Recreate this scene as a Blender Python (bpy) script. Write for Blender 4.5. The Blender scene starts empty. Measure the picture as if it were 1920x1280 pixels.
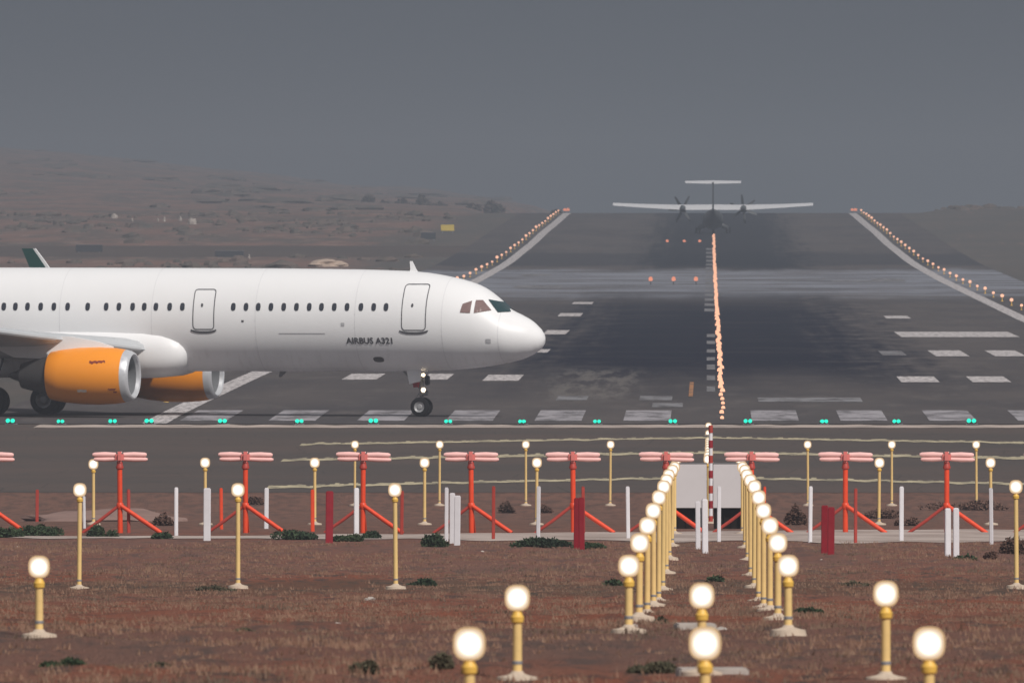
import bpy, bmesh, math, random
import numpy as np
from mathutils import Vector, Matrix, noise
random.seed(7); rng = np.random.default_rng(7)
SC = bpy.context.scene
COL = SC.collection
PI = math.pi
# ------------------------------------------------------------------ survey numbers
F = 37166.0            # focal length in photo pixels
CX, YH = 1330.0, 400.0 # runway axis and level line in the photo
CAMZ = 8.53            # eye height above the runway threshold
# ground: distance -> height below the eye
HT = [(-400, 1.9), (0, 2.0), (60, 2.8), (120, 3.55), (141, 3.78), (171, 4.0), (201, 4.27), (250, 5.09), (300, 5.95), (336, 6.5), (374, 6.89), (399, 7.09),
      (440, 7.42), (475, 7.65), (501, 7.85), (560, 8.7), (620, 9.62), (645, 9.72), (670, 9.23), (700, 9.02), (730, 8.84), (760, 8.67), (801, 8.53),
      (820, 8.42), (866, 8.27), (1007, 7.91), (1382, 7.72), (1926, 6.5), (2200, 5.6), (2530, 3.75), (2674, 2.70), (2900, 1.40), (3150, -0.17), (3300, 0.2),
      (3600, 4.0), (4200, 14.0), (5200, 22.0), (11500, 30.0)]
def lerp_table(t, x):
    if x <= t[0][0]: return t[0][1]
    for (a, b), (c, d) in zip(t, t[1:]):
        if x <= c: return b + (d - b) * (x - a) / (c - a)
    return t[-1][1]
# smooth the table once, then keep it piecewise linear on shared knots
KN = [-400, -200, -60] + list(range(0, 120, 20)) + list(range(120, 470, 10)) + list(range(470, 900, 5)) + list(range(900, 3200, 25)) + list(range(3200, 11600, 200))
def _sm(D):
    w = 8 if D < 900 else 60 if D < 3400 else 150
    return sum(lerp_table(HT, D + w * k / 3) for k in range(-3, 4)) / 7
KH = [(D, CAMZ - _sm(D)) for D in KN]
_kx = np.array([k[0] for k in KH], float); _kz = np.array([k[1] for k in KH], float)
def gz(D): return float(np.interp(D, _kx, _kz))
def s_of(D): return F / D
_Dt = np.arange(120, 3140, 1.0); _yt = YH + (CAMZ - np.interp(_Dt, _kx, _kz)) * F / _Dt
def D_of(y):                       # distance at which the ground shows at photo row y
    return float(_Dt[np.argmin(np.abs(_yt - y))])
def X_of(px, D): return (px - CX) * D / F
def Z_of(py, D): return CAMZ - (py - YH) * D / F
RIDGE = [(-400, 21.5), (-260, 20.5), (-186, 17.5), (-158, 14.7), (-130, 11.4), (-96, 7.2), (-60, 4.4), (-46, 1.6), (-38, -1.2), (-25, -9), (0, -16), (60, -18)]
def sstep(a, b, x):
    t = min(1, max(0, (x - a) / (b - a))); return t * t * (3 - 2 * t)
def terrain(X, D):
    z = gz(D)
    if D > 3150:
        r = CAMZ + 1.62 * lerp_table(RIDGE, X * 5200.0 / max(D, 4000)) + 2.2 * noise.noise(Vector((X * .03, D * .002, 4))) * sstep(-30, -60, X)
        t = min(1, max(0, (D - 3150) / 5250.0)) ** 1.25; t = t * (1.6 - .6 * t)
        w = sstep(-25, -50, X)
        z = z * (1 - w) + w * (gz(3150) * (1 - t) + r * t)
    if X > 30 and D > 3000:
        z += 1.25 * sstep(33, 40, X) * sstep(3050, 3300, D) * (1 - sstep(3500, 3900, D))
    return z

# ------------------------------------------------------------------ helpers
def tag(o, label=None, cat=None, group=None, kind=None):
    if label: o['label'] = label
    if cat: o['category'] = cat
    if group: o['group'] = group
    if kind: o['kind'] = kind
    return o
def link(name, me, mats=(), parent=None, smooth=False):
    o = bpy.data.objects.new(name, me); COL.objects.link(o)
    for m in (mats if isinstance(mats, (list, tuple)) else [mats]): me.materials.append(m)
    if parent: o.parent = parent
    if smooth: me.polygons.foreach_set('use_smooth', [True] * len(me.polygons))
    return o
def empty(name, loc=(0, 0, 0), rz=0):
    o = bpy.data.objects.new(name, None); COL.objects.link(o); o.location = loc; o.rotation_euler = (0, 0, rz); o.empty_display_size = .3
    return o
def copy_tree(o, parent=None):
    c = o.copy(); COL.objects.link(c)
    if parent: c.parent = parent
    for ch in list(o.children): copy_tree(ch, c)
    return c
class MB:
    def __init__(s): s.v = []; s.f = []; s.mi = []
    def add(s, vs, fs, m=0):
        b = len(s.v); s.v += [tuple(v) for v in vs]; s.f += [tuple(b + i for i in f) for f in fs]; s.mi += [m] * len(fs); return s
    def box(s, c, d, m=0, rot=None, taper=1.0, bev=0.0):
        x, y, z = d[0] / 2, d[1] / 2, d[2] / 2
        if bev <= 0:
            vs = [(sx * x * (taper if sz > 0 else 1), sy * y * (taper if sz > 0 else 1), sz * z) for sz in (-1, 1) for sx, sy in ((-1, -1), (1, -1), (1, 1), (-1, 1))]
            fs = [(3, 2, 1, 0), (4, 5, 6, 7), (0, 1, 5, 4), (1, 2, 6, 5), (2, 3, 7, 6), (3, 0, 4, 7)]
        else:
            bm = bmesh.new(); bmesh.ops.create_cube(bm, size=1)
            for v in bm.verts: v.co = Vector((v.co.x * d[0], v.co.y * d[1], v.co.z * d[2]))
            bmesh.ops.bevel(bm, geom=bm.edges[:], offset=bev, segments=2, affect='EDGES')
            vs = [v.co.copy() for v in bm.verts]; bm.verts.index_update()
            fs = [[v.index for v in f.verts] for f in bm.faces]; bm.free()
        R = rot.to_matrix() if rot else None
        vs = [(R @ Vector(v) if R else Vector(v)) + Vector(c) for v in vs]
        return s.add(vs, fs, m)
    def tube(s, pts, r, n=10, m=0, cap=True):
        pts = [Vector(p) for p in pts]
        rs = r if isinstance(r, (list, tuple)) else [r] * len(pts)
        vs = []; fs = []
        for i, p in enumerate(pts):
            d = (pts[min(i + 1, len(pts) - 1)] - pts[max(i - 1, 0)]).normalized()
            a = d.cross(Vector((0, 0, 1)))
            if a.length < .05: a = d.cross(Vector((0, 1, 0)))
            a.normalize(); b = d.cross(a)
            for k in range(n):
                t = 2 * PI * k / n; vs.append(p + (a * math.cos(t) + b * math.sin(t)) * rs[i])
        for i in range(len(pts) - 1):
            for k in range(n):
                k2 = (k + 1) % n; fs.append((i * n + k, i * n + k2, (i + 1) * n + k2, (i + 1) * n + k))
        if cap: fs.append(tuple(range(n))[::-1]); fs.append(tuple((len(pts) - 1) * n + k for k in range(n)))
        return s.add(vs, fs, m)
    def lathe(s, prof, axis='z', c=(0, 0, 0), n=24, m=0, close=False, sy=1.0):
        vs = []; fs = []
        for (h, r) in prof:
            for k in range(n):
                t = 2 * PI * k / n; a, b = r * math.cos(t), r * math.sin(t)
                p = (a, b, h) if axis == 'z' else (h, a, b) if axis == 'x' else (a, h, b)
                vs.append(Vector(p) + Vector(c))
        for i in range(len(prof) - 1):
            for k in range(n):
                k2 = (k + 1) % n; fs.append((i * n + k, i * n + k2, (i + 1) * n + k2, (i + 1) * n + k))
        if close: fs.append(tuple(range(n))[::-1]); fs.append(tuple((len(prof) - 1) * n + k for k in range(n)))
        return s.add(vs, fs, m)
    def mesh(s, name, fixn=True):
        me = bpy.data.meshes.new(name); me.from_pydata([tuple(v) for v in s.v], [], s.f)
        for p, mi in zip(me.polygons, s.mi): p.material_index = mi
        if fixn:
            bm = bmesh.new(); bm.from_mesh(me); bmesh.ops.recalc_face_normals(bm, faces=bm.faces); bm.to_mesh(me); bm.free()
        return me
    def build(s, name, mats, parent=None, smooth=False, fixn=True):
        o = link(name, s.mesh(name, fixn), mats, parent)
        if smooth:
            me = o.data; me.polygons.foreach_set('use_smooth', [True] * len(me.polygons))
            try: me.set_sharp_from_angle(angle=math.radians(40))
            except Exception: pass
        return o

# ------------------------------------------------------------------ materials
class NT:
    def __init__(s, mat):
        s.t = mat.node_tree; s.t.nodes.clear()
    def n(s, typ, ins=None, **kw):
        nd = s.t.nodes.new(typ)
        for k, v in kw.items(): setattr(nd, k, v)
        for k, v in (ins or {}).items():
            sock = nd.inputs[k]
            if isinstance(v, bpy.types.NodeSocket): s.t.links.new(v, sock)
            elif isinstance(v, tuple) and len(v) == 3 and sock.type == 'RGBA': sock.default_value = (*v, 1)
            else: sock.default_value = v
        return nd
    def math(s, op, a, b=0.0, c=None):
        d = {0: a, 1: b}
        if c is not None: d[2] = c
        return s.n('ShaderNodeMath', d, operation=op).outputs[0]
    def mix(s, f, a, b, mode='MIX'):
        nd = s.n('ShaderNodeMix', data_type='RGBA', blend_type=mode)
        for i, v in ((0, f), (6, a), (7, b)):
            if isinstance(v, bpy.types.NodeSocket): s.t.links.new(v, nd.inputs[i])
            elif isinstance(v, tuple): nd.inputs[i].default_value = (*v, 1)
            else: nd.inputs[i].default_value = v
        return nd.outputs[2]
    def noise(s, vec, scale=1.0, detail=4.0, rough=.55):
        return s.n('ShaderNodeTexNoise', {'Vector': vec, 'Scale': scale, 'Detail': detail, 'Roughness': rough}).outputs[0]
    def mapr(s, v, a, b, c=0.0, d=1.0):
        return s.n('ShaderNodeMapRange', {0: v, 1: a, 2: b, 3: c, 4: d}, interpolation_type='SMOOTHSTEP').outputs[0]
    def scale(s, vec, sc):
        return s.n('ShaderNodeVectorMath', {0: vec, 1: sc}, operation='MULTIPLY').outputs[0]
    def pos(s): return s.n('ShaderNodeNewGeometry').outputs['Position']
    def obj(s): return s.n('ShaderNodeTexCoord').outputs['Object']
    def out(s, sh): s.n('ShaderNodeOutputMaterial', {'Surface': sh})
    def bsdf(s, col, rough=.6, metal=0.0, bump=None, bs=.3, bd=.02, spec=.5, coat=0.0):
        ins = {'Base Color': col, 'Roughness': rough, 'Metallic': metal, 'Specular IOR Level': spec, 'Coat Weight': coat}
        if bump is not None: ins['Normal'] = s.n('ShaderNodeBump', {'Height': bump, 'Strength': bs, 'Distance': bd}).outputs[0]
        return s.n('ShaderNodeBsdfPrincipled', ins).outputs[0]
def newmat(name):
    m = bpy.data.materials.new(name); m.use_nodes = True; return m, NT(m)
def paint(name, col, rough=.45, metal=0.0, var=.12, sc=3.0, spec=.5, dirt=None):
    m, t = newmat(name)
    nz = t.noise(t.obj(), sc, 5)
    d = dirt or tuple(c * .45 for c in col)
    c = t.mix(t.mapr(nz, .35, .85, 0, var * 2), col, d)
    r = t.mapr(t.noise(t.obj(), sc * 2.3, 3), .3, .7, max(.05, rough - .08), rough + .1)
    t.out(t.bsdf(c, r, metal, spec=spec)); return m
def emitter(name, core, rim, sc, sr, rad=None):
    m, t = newmat(name)
    if rad:
        p = t.scale(t.obj(), (1, 0, 1))
        L = t.n('ShaderNodeVectorMath', {0: p}, operation='LENGTH').outputs['Value']
        f = t.mapr(L, rad * .50, rad * .95)
        c = t.mix(f, core, rim); st = t.math('ADD', t.math('MULTIPLY', f, sr - sc), sc)
    else: c, st = core, sc
    t.out(t.n('ShaderNodeEmission', {'Color': c, 'Strength': st}).outputs[0])
    m.cycles.emission_sampling = 'NONE'
    return m
M = {}
M['yellow'] = paint('post_yellow', (.82, .57, .23), .5, var=.15, sc=6)
M['collar'] = paint('collar_yellow', (.78, .48, .09), .45, var=.15, sc=6)
M['foot'] = paint('foot_concrete', (.56, .45, .35), .9, var=.2, sc=9)
M['coupling'] = paint('coupling_grey', (.28, .28, .30), .5, .3)
M['housing'] = paint('lamp_housing', (.50, .33, .12), .5)
M['lens'] = emitter('lamp_lens', (1.0, .93, .80), (1.0, .80, .60), 2.0, .88, .100)
M['ring'] = emitter('lamp_glass_rim', (1.0, .66, .36), (1, 1, 1), .72, 0)
M['orange_glow'] = emitter('runway_lamp', (1.0, .50, .31), (1, 1, 1), 1.6, 0)
M['white_glow'] = emitter('edge_lamp', (1.0, .52, .34), (1, 1, 1), 1.7, 0)
M['red_glow'] = emitter('end_lamp', (1.0, .34, .20), (1, 1, 1), 1.2, 0)
M['green_glow'] = emitter('threshold_lamp', (.02, .95, .62), (1, 1, 1), 1.5, 0)
M['taxi_glow'] = emitter('taxi_lamp', (1.0, .80, .55), (1, 1, 1), 4.0, 0)
M['metal_dark'] = paint('dark_metal', (.05, .05, .055), .5, .3)
M['pink'] = paint('antenna_pink', (.90, .52, .49), .6, var=.10)
M['hub'] = paint('antenna_hub', (.70, .19, .17), .5, var=.15)
M['orange'] = paint('orange_red', (.80, .068, .016), .45, var=.2, sc=5)
M['dark_orange'] = paint('dark_red_and_shade', (.42, .045, .03), .55, var=.2, sc=5)
M['red'] = paint('marker_red', (.30, .008, .020), .5, var=.25, sc=5)
M['white'] = paint('marker_white', (.76, .74, .77), .55, var=.10, sc=5)
M['board'] = paint('board_white', (.62, .59, .60), .6, var=.06, sc=2)
M['skirt'] = paint('skirt_dark', (.016, .011, .009), .9, var=.3, spec=.1)
def mat_skin():
    m, t = newmat('fuselage_white'); o = t.obj()
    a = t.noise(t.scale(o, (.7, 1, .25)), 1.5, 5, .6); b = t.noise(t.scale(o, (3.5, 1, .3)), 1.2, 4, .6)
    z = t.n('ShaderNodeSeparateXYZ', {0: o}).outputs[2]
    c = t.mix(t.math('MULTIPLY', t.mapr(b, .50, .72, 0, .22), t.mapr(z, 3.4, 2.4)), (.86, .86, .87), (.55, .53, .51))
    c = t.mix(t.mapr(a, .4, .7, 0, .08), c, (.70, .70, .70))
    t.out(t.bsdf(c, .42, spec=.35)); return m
M['plane_white'] = mat_skin()
M['wing'] = paint('wing_grey', (.50, .52, .54), .35, var=.1, sc=1.0)
M['seam'] = paint('door_seam', (.07, .07, .08), .6)
M['skin_seam'] = paint('skin_seam', (.74, .74, .76), .5)
M['soft_seam'] = paint('panel_seam', (.45, .45, .47), .6)
M['pax_glass'] = paint('cabin_glass', (.035, .04, .055), .2)
M['cab_glass'] = paint('flight_deck_glass', (.23, .15, .14), .15, sc=4)
M['green_glass'] = paint('windshield_glass', (.012, .045, .05), .1)
M['text'] = paint('lettering', (.07, .07, .08), .6)
M['cowl'] = paint('cowl_orange', (1.0, .335, .012), .4, var=.03, sc=1.5)
M['silver'] = paint('lip_metal', (.62, .63, .66), .38, .35, var=.0)
M['duct'] = paint('duct_grey', (.30, .31, .33), .4, .4, var=.0)
M['fan'] = paint('fan_dark', (.03, .03, .035), .4, .5)
M['nozzle'] = paint('nozzle_metal', (.09, .085, .085), .5, .5)  # metal darkened to stand in for under-wing shade
M['tyre'] = paint('tyre_rubber', (.010, .010, .012), .9, spec=.2)  # rubber darkened to carry the wing's shade on the wheels
M['rim'] = paint('rim_metal', (.45, .45, .46), .35, .5)
M['dgreen'] = paint('winglet_green', (.012, .055, .05), .4)
M['gear'] = paint('gear_grey', (.20, .20, .21), .5, .3)  # grey lowered so shade beneath the wing is in the colour
M['mark_red'] = paint('cowl_script', (.25, .03, .01), .6)
M['mark_white'] = paint('cowl_sticker', (.75, .65, .55), .6)
M['sign_y'] = paint('sign_yellow', (.70, .52, .10), .5)
M['sign_d'] = paint('sign_dark', (.035, .04, .05), .6)
M['prop'] = paint('propeller_dark', (.06, .065, .07), .6)
M['belly'] = paint('far_plane_grey', (.05, .055, .06), .5)
M['far_white'] = paint('far_plane_white', (.64, .64, .66), .5)
M['stone'] = paint('pale_stone', (.45, .40, .36), .9, var=.3, sc=4)
M['soil_heap'] = paint('heap_soil', (.27, .165, .135), .95, var=.3, sc=1.2)
M['sand'] = paint('heap_sand', (.50, .38, .30), .9, var=.3, sc=1.5)

def mat_ground():
    m, t = newmat('dry_ground')
    p = t.pos(); xyz = t.n('ShaderNodeSeparateXYZ', {0: p}); X, Y = xyz.outputs[0], xyz.outputs[1]
    wob = t.math('MULTIPLY', t.math('SUBTRACT', t.noise(t.scale(p, (.25, .02, 0)), 1, 4), .5), 24)
    Yw = t.math('ADD', Y, wob)
    # foreground soil
    a = t.noise(t.scale(p, (.35, .035, 0)), 1, 6, .6)
    b = t.noise(t.scale(p, (2.2, .30, 0)), 1, 6, .65)
    c = t.noise(t.scale(p, (13, 2.6, 0)), 1, 6, .7)
    soil = t.mix(t.mapr(a, .36, .64), (.260, .092, .056), (.225, .112, .082))
    soil = t.mix(t.mapr(b, .48, .62), soil, (.105, .070, .060))
    soil = t.mix(t.mapr(b, .46, .26), soil, (.25, .135, .098))
    soil = t.mix(t.mapr(c, .50, .68, 0, .8), soil, (.080, .052, .042))
    soil = t.mix(t.mapr(c, .42, .22, 0, .5), soil, (.36, .25, .19))
    soil = t.mix(t.math('MULTIPLY', t.mapr(Yw, 222, 240), t.mapr(Yw, 345, 300)), soil, t.mix(.38, soil, (.27, .088, .050)))
    soil = t.mix(t.math('MULTIPLY', t.mapr(Yw, 335, 345, 0, .55), t.mapr(Yw, 372, 362)), soil, (.095, .075, .055))
    soil = t.mix(t.math('MULTIPLY', t.mapr(Yw, 176, 184, 0, .5), t.mapr(Yw, 222, 205)), soil, (.15, .100, .085))
    soil = t.mix(t.mapr(Yw, 378, 395, 0, .5), soil, (.20, .115, .095))
    # verge between the track and the pavement, browner and greyer
    verge = t.mix(t.mapr(b, .40, .65), (.21, .115, .088), (.135, .085, .070))
    near = t.mix(t.mapr(Yw, 470, 500), soil, verge)
    # far airfield ground
    q = t.noise(t.scale(p, (.09, .0075, 0)), 1, 6, .6)
    q2 = t.noise(t.scale(p, (.30, .03, 0)), 1, 5, .6)
    far = t.mix(t.mapr(q, .38, .62), (.125, .108, .098), (.105, .098, .092))
    farleft = t.mix(t.mapr(q, .40, .60), (.21, .130, .108), (.12, .10, .09))
    farleft = t.mix(t.mapr(q2, .52, .68, 0, .8), farleft, (.29, .205, .17))
    Xw = t.math('ADD', X, t.math('MULTIPLY', t.math('SUBTRACT', q2, .5), 14))
    far = t.mix(t.mapr(Xw, -34, -44), far, farleft)
    far = t.mix(t.mapr(Xw, 50, 62), far, farleft)
    far = t.mix(t.mapr(t.noise(t.scale(p, (.5, .02, 0)), 1, 5), .60, .72, 0, .5), far, (.27, .18, .15))
    col = t.mix(t.mapr(Y, 835, 860), near, far)
    bump = t.math('ADD', c, t.math('MULTIPLY', t.noise(t.scale(p, (25, 8, 0)), 1, 3), .5))
    t.out(t.bsdf(col, .95, bump=bump, bs=.9, bd=.10, spec=.04)); return m
def mat_pave():
    m, t = newmat('taxi_pavement')
    p = t.pos()
    a = t.noise(t.scale(p, (.05, .06, 0)), 1, 6, .6); b = t.noise(t.scale(p, (1.2, .25, 0)), 1, 5)
    c = t.mix(t.mapr(a, .35, .65), (.100, .078, .070), (.082, .070, .065))
    c = t.mix(t.mapr(b, .55, .8, 0, .5), c, (.065, .060, .060))
    v = t.n('ShaderNodeTexVoronoi', {'Vector': t.scale(p, (.35, .11, 0)), 'Scale': 1.0}, feature='DISTANCE_TO_EDGE').outputs[0]
    c = t.mix(t.mapr(v, .012, .0, 0, .6), c, (.045, .042, .042))
    t.out(t.bsdf(c, .95, spec=.05)); return m
def mat_runway():
    m, t = newmat('runway_asphalt')
    p = t.pos(); xyz = t.n('ShaderNodeSeparateXYZ', {0: p}); X, Y = xyz.outputs[0], xyz.outputs[1]
    a = t.noise(t.scale(p, (.10, .012, 0)), 1, 6, .6); b = t.noise(t.scale(p, (.55, .05, 0)), 1, 6, .65)
    strk = t.noise(t.scale(p, (.06, .045, 0)), 1, 6, .7)      # streaks across the runway
    lng = t.noise(t.scale(p, (.9, .004, 0)), 1, 5, .6)        # streaks along it
    Y0 = Y
    Y = t.math('ADD', Y, t.math('MULTIPLY', t.math('SUBTRACT', t.noise(t.scale(p, (.16, .004, 0)), 1, 5, .65), .5), 150))
    c = t.mix(t.mapr(a, .35, .65), (.096, .084, .082), (.070, .064, .067))
    c = t.mix(t.mapr(b, .50, .75, 0, .6), c, (.135, .120, .115))
    sk = t.noise(t.scale(p, (1.1, .03, 0)), 1, 5, .7)
    smear = t.math('MULTIPLY', t.math('MULTIPLY', t.mapr(X, -8.5, -6.5), t.mapr(X, -2.6, -4.2)), t.math('MULTIPLY', t.mapr(Y0, 860, 890), t.mapr(Y0, 1030, 980)))
    smear = t.math('MULTIPLY', smear, t.mapr(sk, .42, .60))
    # mirage reflection painted in as a paler bluish band
    band = t.math('MULTIPLY', t.mapr(Y, 1600, 1760), t.mapr(Y, 2120, 2040))
    c = t.mix(t.math('MULTIPLY', band, t.mapr(strk, .38, .60, .15, 1)), c, (.235, .245, .28))
    # dark crossing band
    band2 = t.math('MULTIPLY', t.mapr(Y, 2140, 2180), t.mapr(Y, 2370, 2330))
    c = t.mix(t.math('MULTIPLY', band2, .8), c, (.045, .045, .052))
    # tyre rubber of the two touchdown zones
    Xn = t.math('ADD', X, t.math('MULTIPLY', t.math('SUBTRACT', b, .5), 15))
    Xn = t.math('ADD', Xn, t.math('MULTIPLY', t.math('SUBTRACT', lng, .5), 8))
    ax = t.math('ABSOLUTE', Xn)
    r1 = t.math('MULTIPLY', t.mapr(ax, 14.0, 6.0), t.math('MULTIPLY', t.mapr(Y, 850, 1060), t.mapr(Y, 1850, 1450)))
    r1 = t.math('MULTIPLY', r1, t.mapr(strk, .30, .50, .70, 1))
    ax2 = t.math('ABSOLUTE', t.math('SUBTRACT', Xn, 1.5))
    r2 = t.math('MULTIPLY', t.mapr(ax2, 11.5, 6.0), t.mapr(Y, 2050, 2150))
    c = t.mix(t.math('MULTIPLY', r1, .95), c, (.006, .009, .022))
    c = t.mix(t.math('MULTIPLY', r2, .85), c, (.012, .016, .025))
    c = t.mix(t.math('MULTIPLY', smear, .8), c, (.14, .128, .12))
    t.out(t.bsdf(c, .95, spec=.03)); return m
def mat_marking(name, col, wear=.5, sc=(1.5, .15)):
    m, t = newmat(name)
    p = t.pos(); a = t.noise(t.scale(p, (sc[0], sc[1], 0)), 1, 6, .7)
    c = t.mix(t.mapr(a, .62, .40 - (.0), 1.0, 0) if False else t.mapr(a, .40, .66, 0, wear), col, (.075, .070, .072))
    t.out(t.bsdf(c, .9, spec=.08)); return m
M['ground'] = mat_ground(); M['pave'] = mat_pave(); M['runway'] = mat_runway()
M['mk_white'] = mat_marking('paint_white', (.60, .555, .55), .75, (3.5, .35))
M['mk_thr'] = mat_marking('paint_worn', (.34, .32, .34), .8, (.8, .12))
M['mk_faint'] = mat_marking('paint_faint', (.22, .215, .225), .9, (.8, .12))
M['mk_yellow'] = mat_marking('paint_yellow', (.52, .45, .30), .8, (1.1, .5))
M['mk_beige'] = mat_marking('paint_beige', (.50, .41, .36), .6, (.35, .3))
M['mk_orange'] = mat_marking('paint_orange', (.42, .20, .09), .6)
def mat_track():
    m, t = newmat('pale_track'); p = t.pos()
    a = t.noise(t.scale(p, (.5, .25, 0)), 1, 6, .6)
    c = t.mix(t.mapr(a, .35, .65), (.46, .38, .34), (.30, .235, .205))
    t.out(t.bsdf(c, .95, bump=t.noise(t.scale(p, (6, 3, 0)), 1, 4), bs=.4, bd=.05, spec=.2)); return m
M['track'] = mat_track()
def mat_leaf(name, c1, c2, c3, sc=6.0):
    m, t = newmat(name); p = t.pos()
    a = t.noise(p, sc, 3); r = t.noise(t.scale(p, (.6, .12, .6)), 1, 4)
    c = t.mix(t.mapr(a, .35, .65), c1, c2); c = t.mix(t.mapr(r, .45, .68), c, c3)
    t.out(t.bsdf(c, .85, spec=.2)); return m
M['straw'] = mat_leaf('dry_grass', (.200, .105, .072), (.25, .155, .105), (.120, .085, .062))
M['green'] = mat_leaf('bush_green', (.035, .060, .030), (.060, .085, .042), (.028, .045, .026))
M['olive'] = mat_leaf('bush_olive', (.085, .080, .050), (.11, .095, .06), (.07, .06, .045))
M['brown'] = mat_leaf('bush_brown', (.13, .072, .055), (.17, .10, .078), (.09, .055, .043))
M['farbush'] = mat_leaf('far_scrub', (.10, .085, .072), (.14, .105, .09), (.085, .078, .07), .5)

# ------------------------------------------------------------------ setting
def knots(d0, d1):
    return [d0] + [k for k in KN if d0 < k < d1] + [d1]
def sheet_cols(name, xs, d0, d1, mat, off, rel=0.0):
    ds = knots(d0, d1); vs = []; fs = []
    for D in ds:
        for X in xs: vs.append((X, D, terrain(X, D) + off))
    n = len(xs)
    for i in range(len(ds) - 1):
        for j in range(n - 1): fs.append((i * n + j, i * n + j + 1, (i + 1) * n + j + 1, (i + 1) * n + j))
    o = MB().add(vs, fs).build(name, mat, fixn=False); return o
def relief(X, D):
    a = .0 if D > 455 else min(1, (455 - D) / 25)
    return a * (.07 * noise.noise(Vector((X * .55, D * .22, 1))) + .05 * noise.noise(Vector((X * 1.7, D * .6, 7))) + .03 * noise.noise(Vector((X * 4.5, D * 1.7, 3))))
# ground: one sheet, finer in front
gx = [-1600, -900, -600, -400, -300, -240] + list(np.arange(-200, -70, 10)) + list(np.arange(-70, -24, 2.0)) + list(np.arange(-24, 16, .35)) + list(np.arange(16, 60, 2.0)) + [70, 100, 150, 220, 300, 450, 700, 1000, 1600]
gd = [-400, -200, -60] + list(range(0, 120, 20)) + [float(v) for v in np.arange(120, 470, 1.25)] + [k for k in KN if k >= 470]
vs = []
for D in gd:
    z0 = gz(D)
    for X in gx:
        z = terrain(X, D) if D > 3000 else z0
        if 100 < D < 456 and -26 < X < 18: z += relief(X, D)
        vs.append((X, D, z))
n = len(gx)
me = bpy.data.meshes.new('ground')
fs = [(i * n + j, i * n + j + 1, (i + 1) * n + j + 1, (i + 1) * n + j) for i in range(len(gd) - 1) for j in range(n - 1)]
me.from_pydata(vs, [], fs)
g = link('ground', me, M['ground'], smooth=True); tag(g, kind='structure')
WX = [-1500, -600, -200, -100, -50, -25, 0, 25, 50, 100, 200, 600, 1500]
tag(sheet_cols('pavement', WX, 664, 842, M['pave'], .010), kind='structure')
tag(sheet_cols('runway', [-30, -20, -10, 0, 10, 20, 30], 801, 3149, M['runway'], .03), kind='structure')
tag(sheet_cols('taxiway', [-1500, -600, -200, -100, -60, -30.0], 2300, 2475, M['pave'], .012), kind='structure')
# ragged pale track
def track():
    vs = []; fs = []; xs = list(np.arange(-30, 22, .5)); xs = [-300, -120, -60] + xs + [60, 120, 300]
    ds = [0, .15, .5, .85, 1.0]
    for X in xs:
        w = sstep(-15, 6, X)
        d0 = 452 + 9 * (1 - w) + 6 * noise.noise(Vector((X * .5, 0, 0))) + 3 * noise.noise(Vector((X * 2.2, 5, 0)))
        d1 = 466 + 17 * w + 5 * noise.noise(Vector((X * .4, 9, 0)))
        for k in ds:
            D = d0 + (d1 - d0) * k; vs.append((X, D, gz(D) + .012 + .02 * math.sin(k * PI)))
    m = len(ds)
    for i in range(len(xs) - 1):
        for j in range(m - 1): fs.append((i * m + j, (i + 1) * m + j, (i + 1) * m + j + 1, i * m + j + 1))
    tag(MB().add(vs, fs).build('gravel_track', M['track'], fixn=False), kind='structure')
track()
# painted markings: quads given by photo-measured ground corners or metres
def patch(mb, pts, off, m=0):
    """pts = near-left, near-right, far-right, far-left as (X, D)"""
    (x0, d0), (x1, d1), (x2, d2), (x3, d3) = pts
    steps = max(2, int(abs(d3 - d0) / 12) + 1, int(abs(x1 - x0) / 2.5) + 1 if abs(d1 - d0) > 2 else 2)
    nx = max(1, int(abs(x1 - x0) / 2.5)) if abs(d1 - d0) > 2 else 1
    nd = max(1, int(max(abs(d3 - d0), abs(d2 - d1)) / 6))
    vs = []; fs = []
    for i in range(nd + 1):
        for j in range(nx + 1):
            u, v = j / nx, i / nd
            X = (x0 * (1 - u) + x1 * u) * (1 - v) + (x3 * (1 - u) + x2 * u) * v
            D = (d0 * (1 - u) + d1 * u) * (1 - v) + (d3 * (1 - u) + d2 * u) * v
            vs.append((X, D, gz(D) + off))
    for i in range(nd):
        for j in range(nx): fs.append((i * (nx + 1) + j, i * (nx + 1) + j + 1, (i + 1) * (nx + 1) + j + 1, (i + 1) * (nx + 1) + j))
    mb.add(vs, fs, m)
AX = 0.07
mk = MB(); OFF = .045
for sgn in (-1, 1):       # side stripes
    patch(mk, [(AX + sgn * 22.5 - .5, 801.5), (AX + sgn * 22.5 + .5, 801.5), (AX + sgn * 22.5 + .62, 3140), (AX + sgn * 22.5 - .62, 3140)], OFF)
mk.build('side_stripe', M['mk_white'], fixn=False); tag(bpy.data.objects['side_stripe'], kind='structure')
mk = MB()                  # threshold piano keys
for k in range(6):
    for sgn in (-1, 1):
        c = AX + sgn * (2.62 + 3.62 * k); w = .96
        patch(mk, [(c - w, 808), (c + w, 808), (c + w, 838), (c - w, 838)], OFF)
tag(mk.build('threshold_marking', M['mk_thr'], fixn=False), kind='structure')
def bar_px(mb, xl, xr, yb, yt):   # a bar whose sides run along the runway
    d0, d1 = D_of(yb), D_of(yt); a, b = X_of(xl, d0), X_of(xr, d0)
    patch(mb, [(a, d0), (b, d0), (b, d1), (a, d1)], OFF)
mk = MB()
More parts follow.
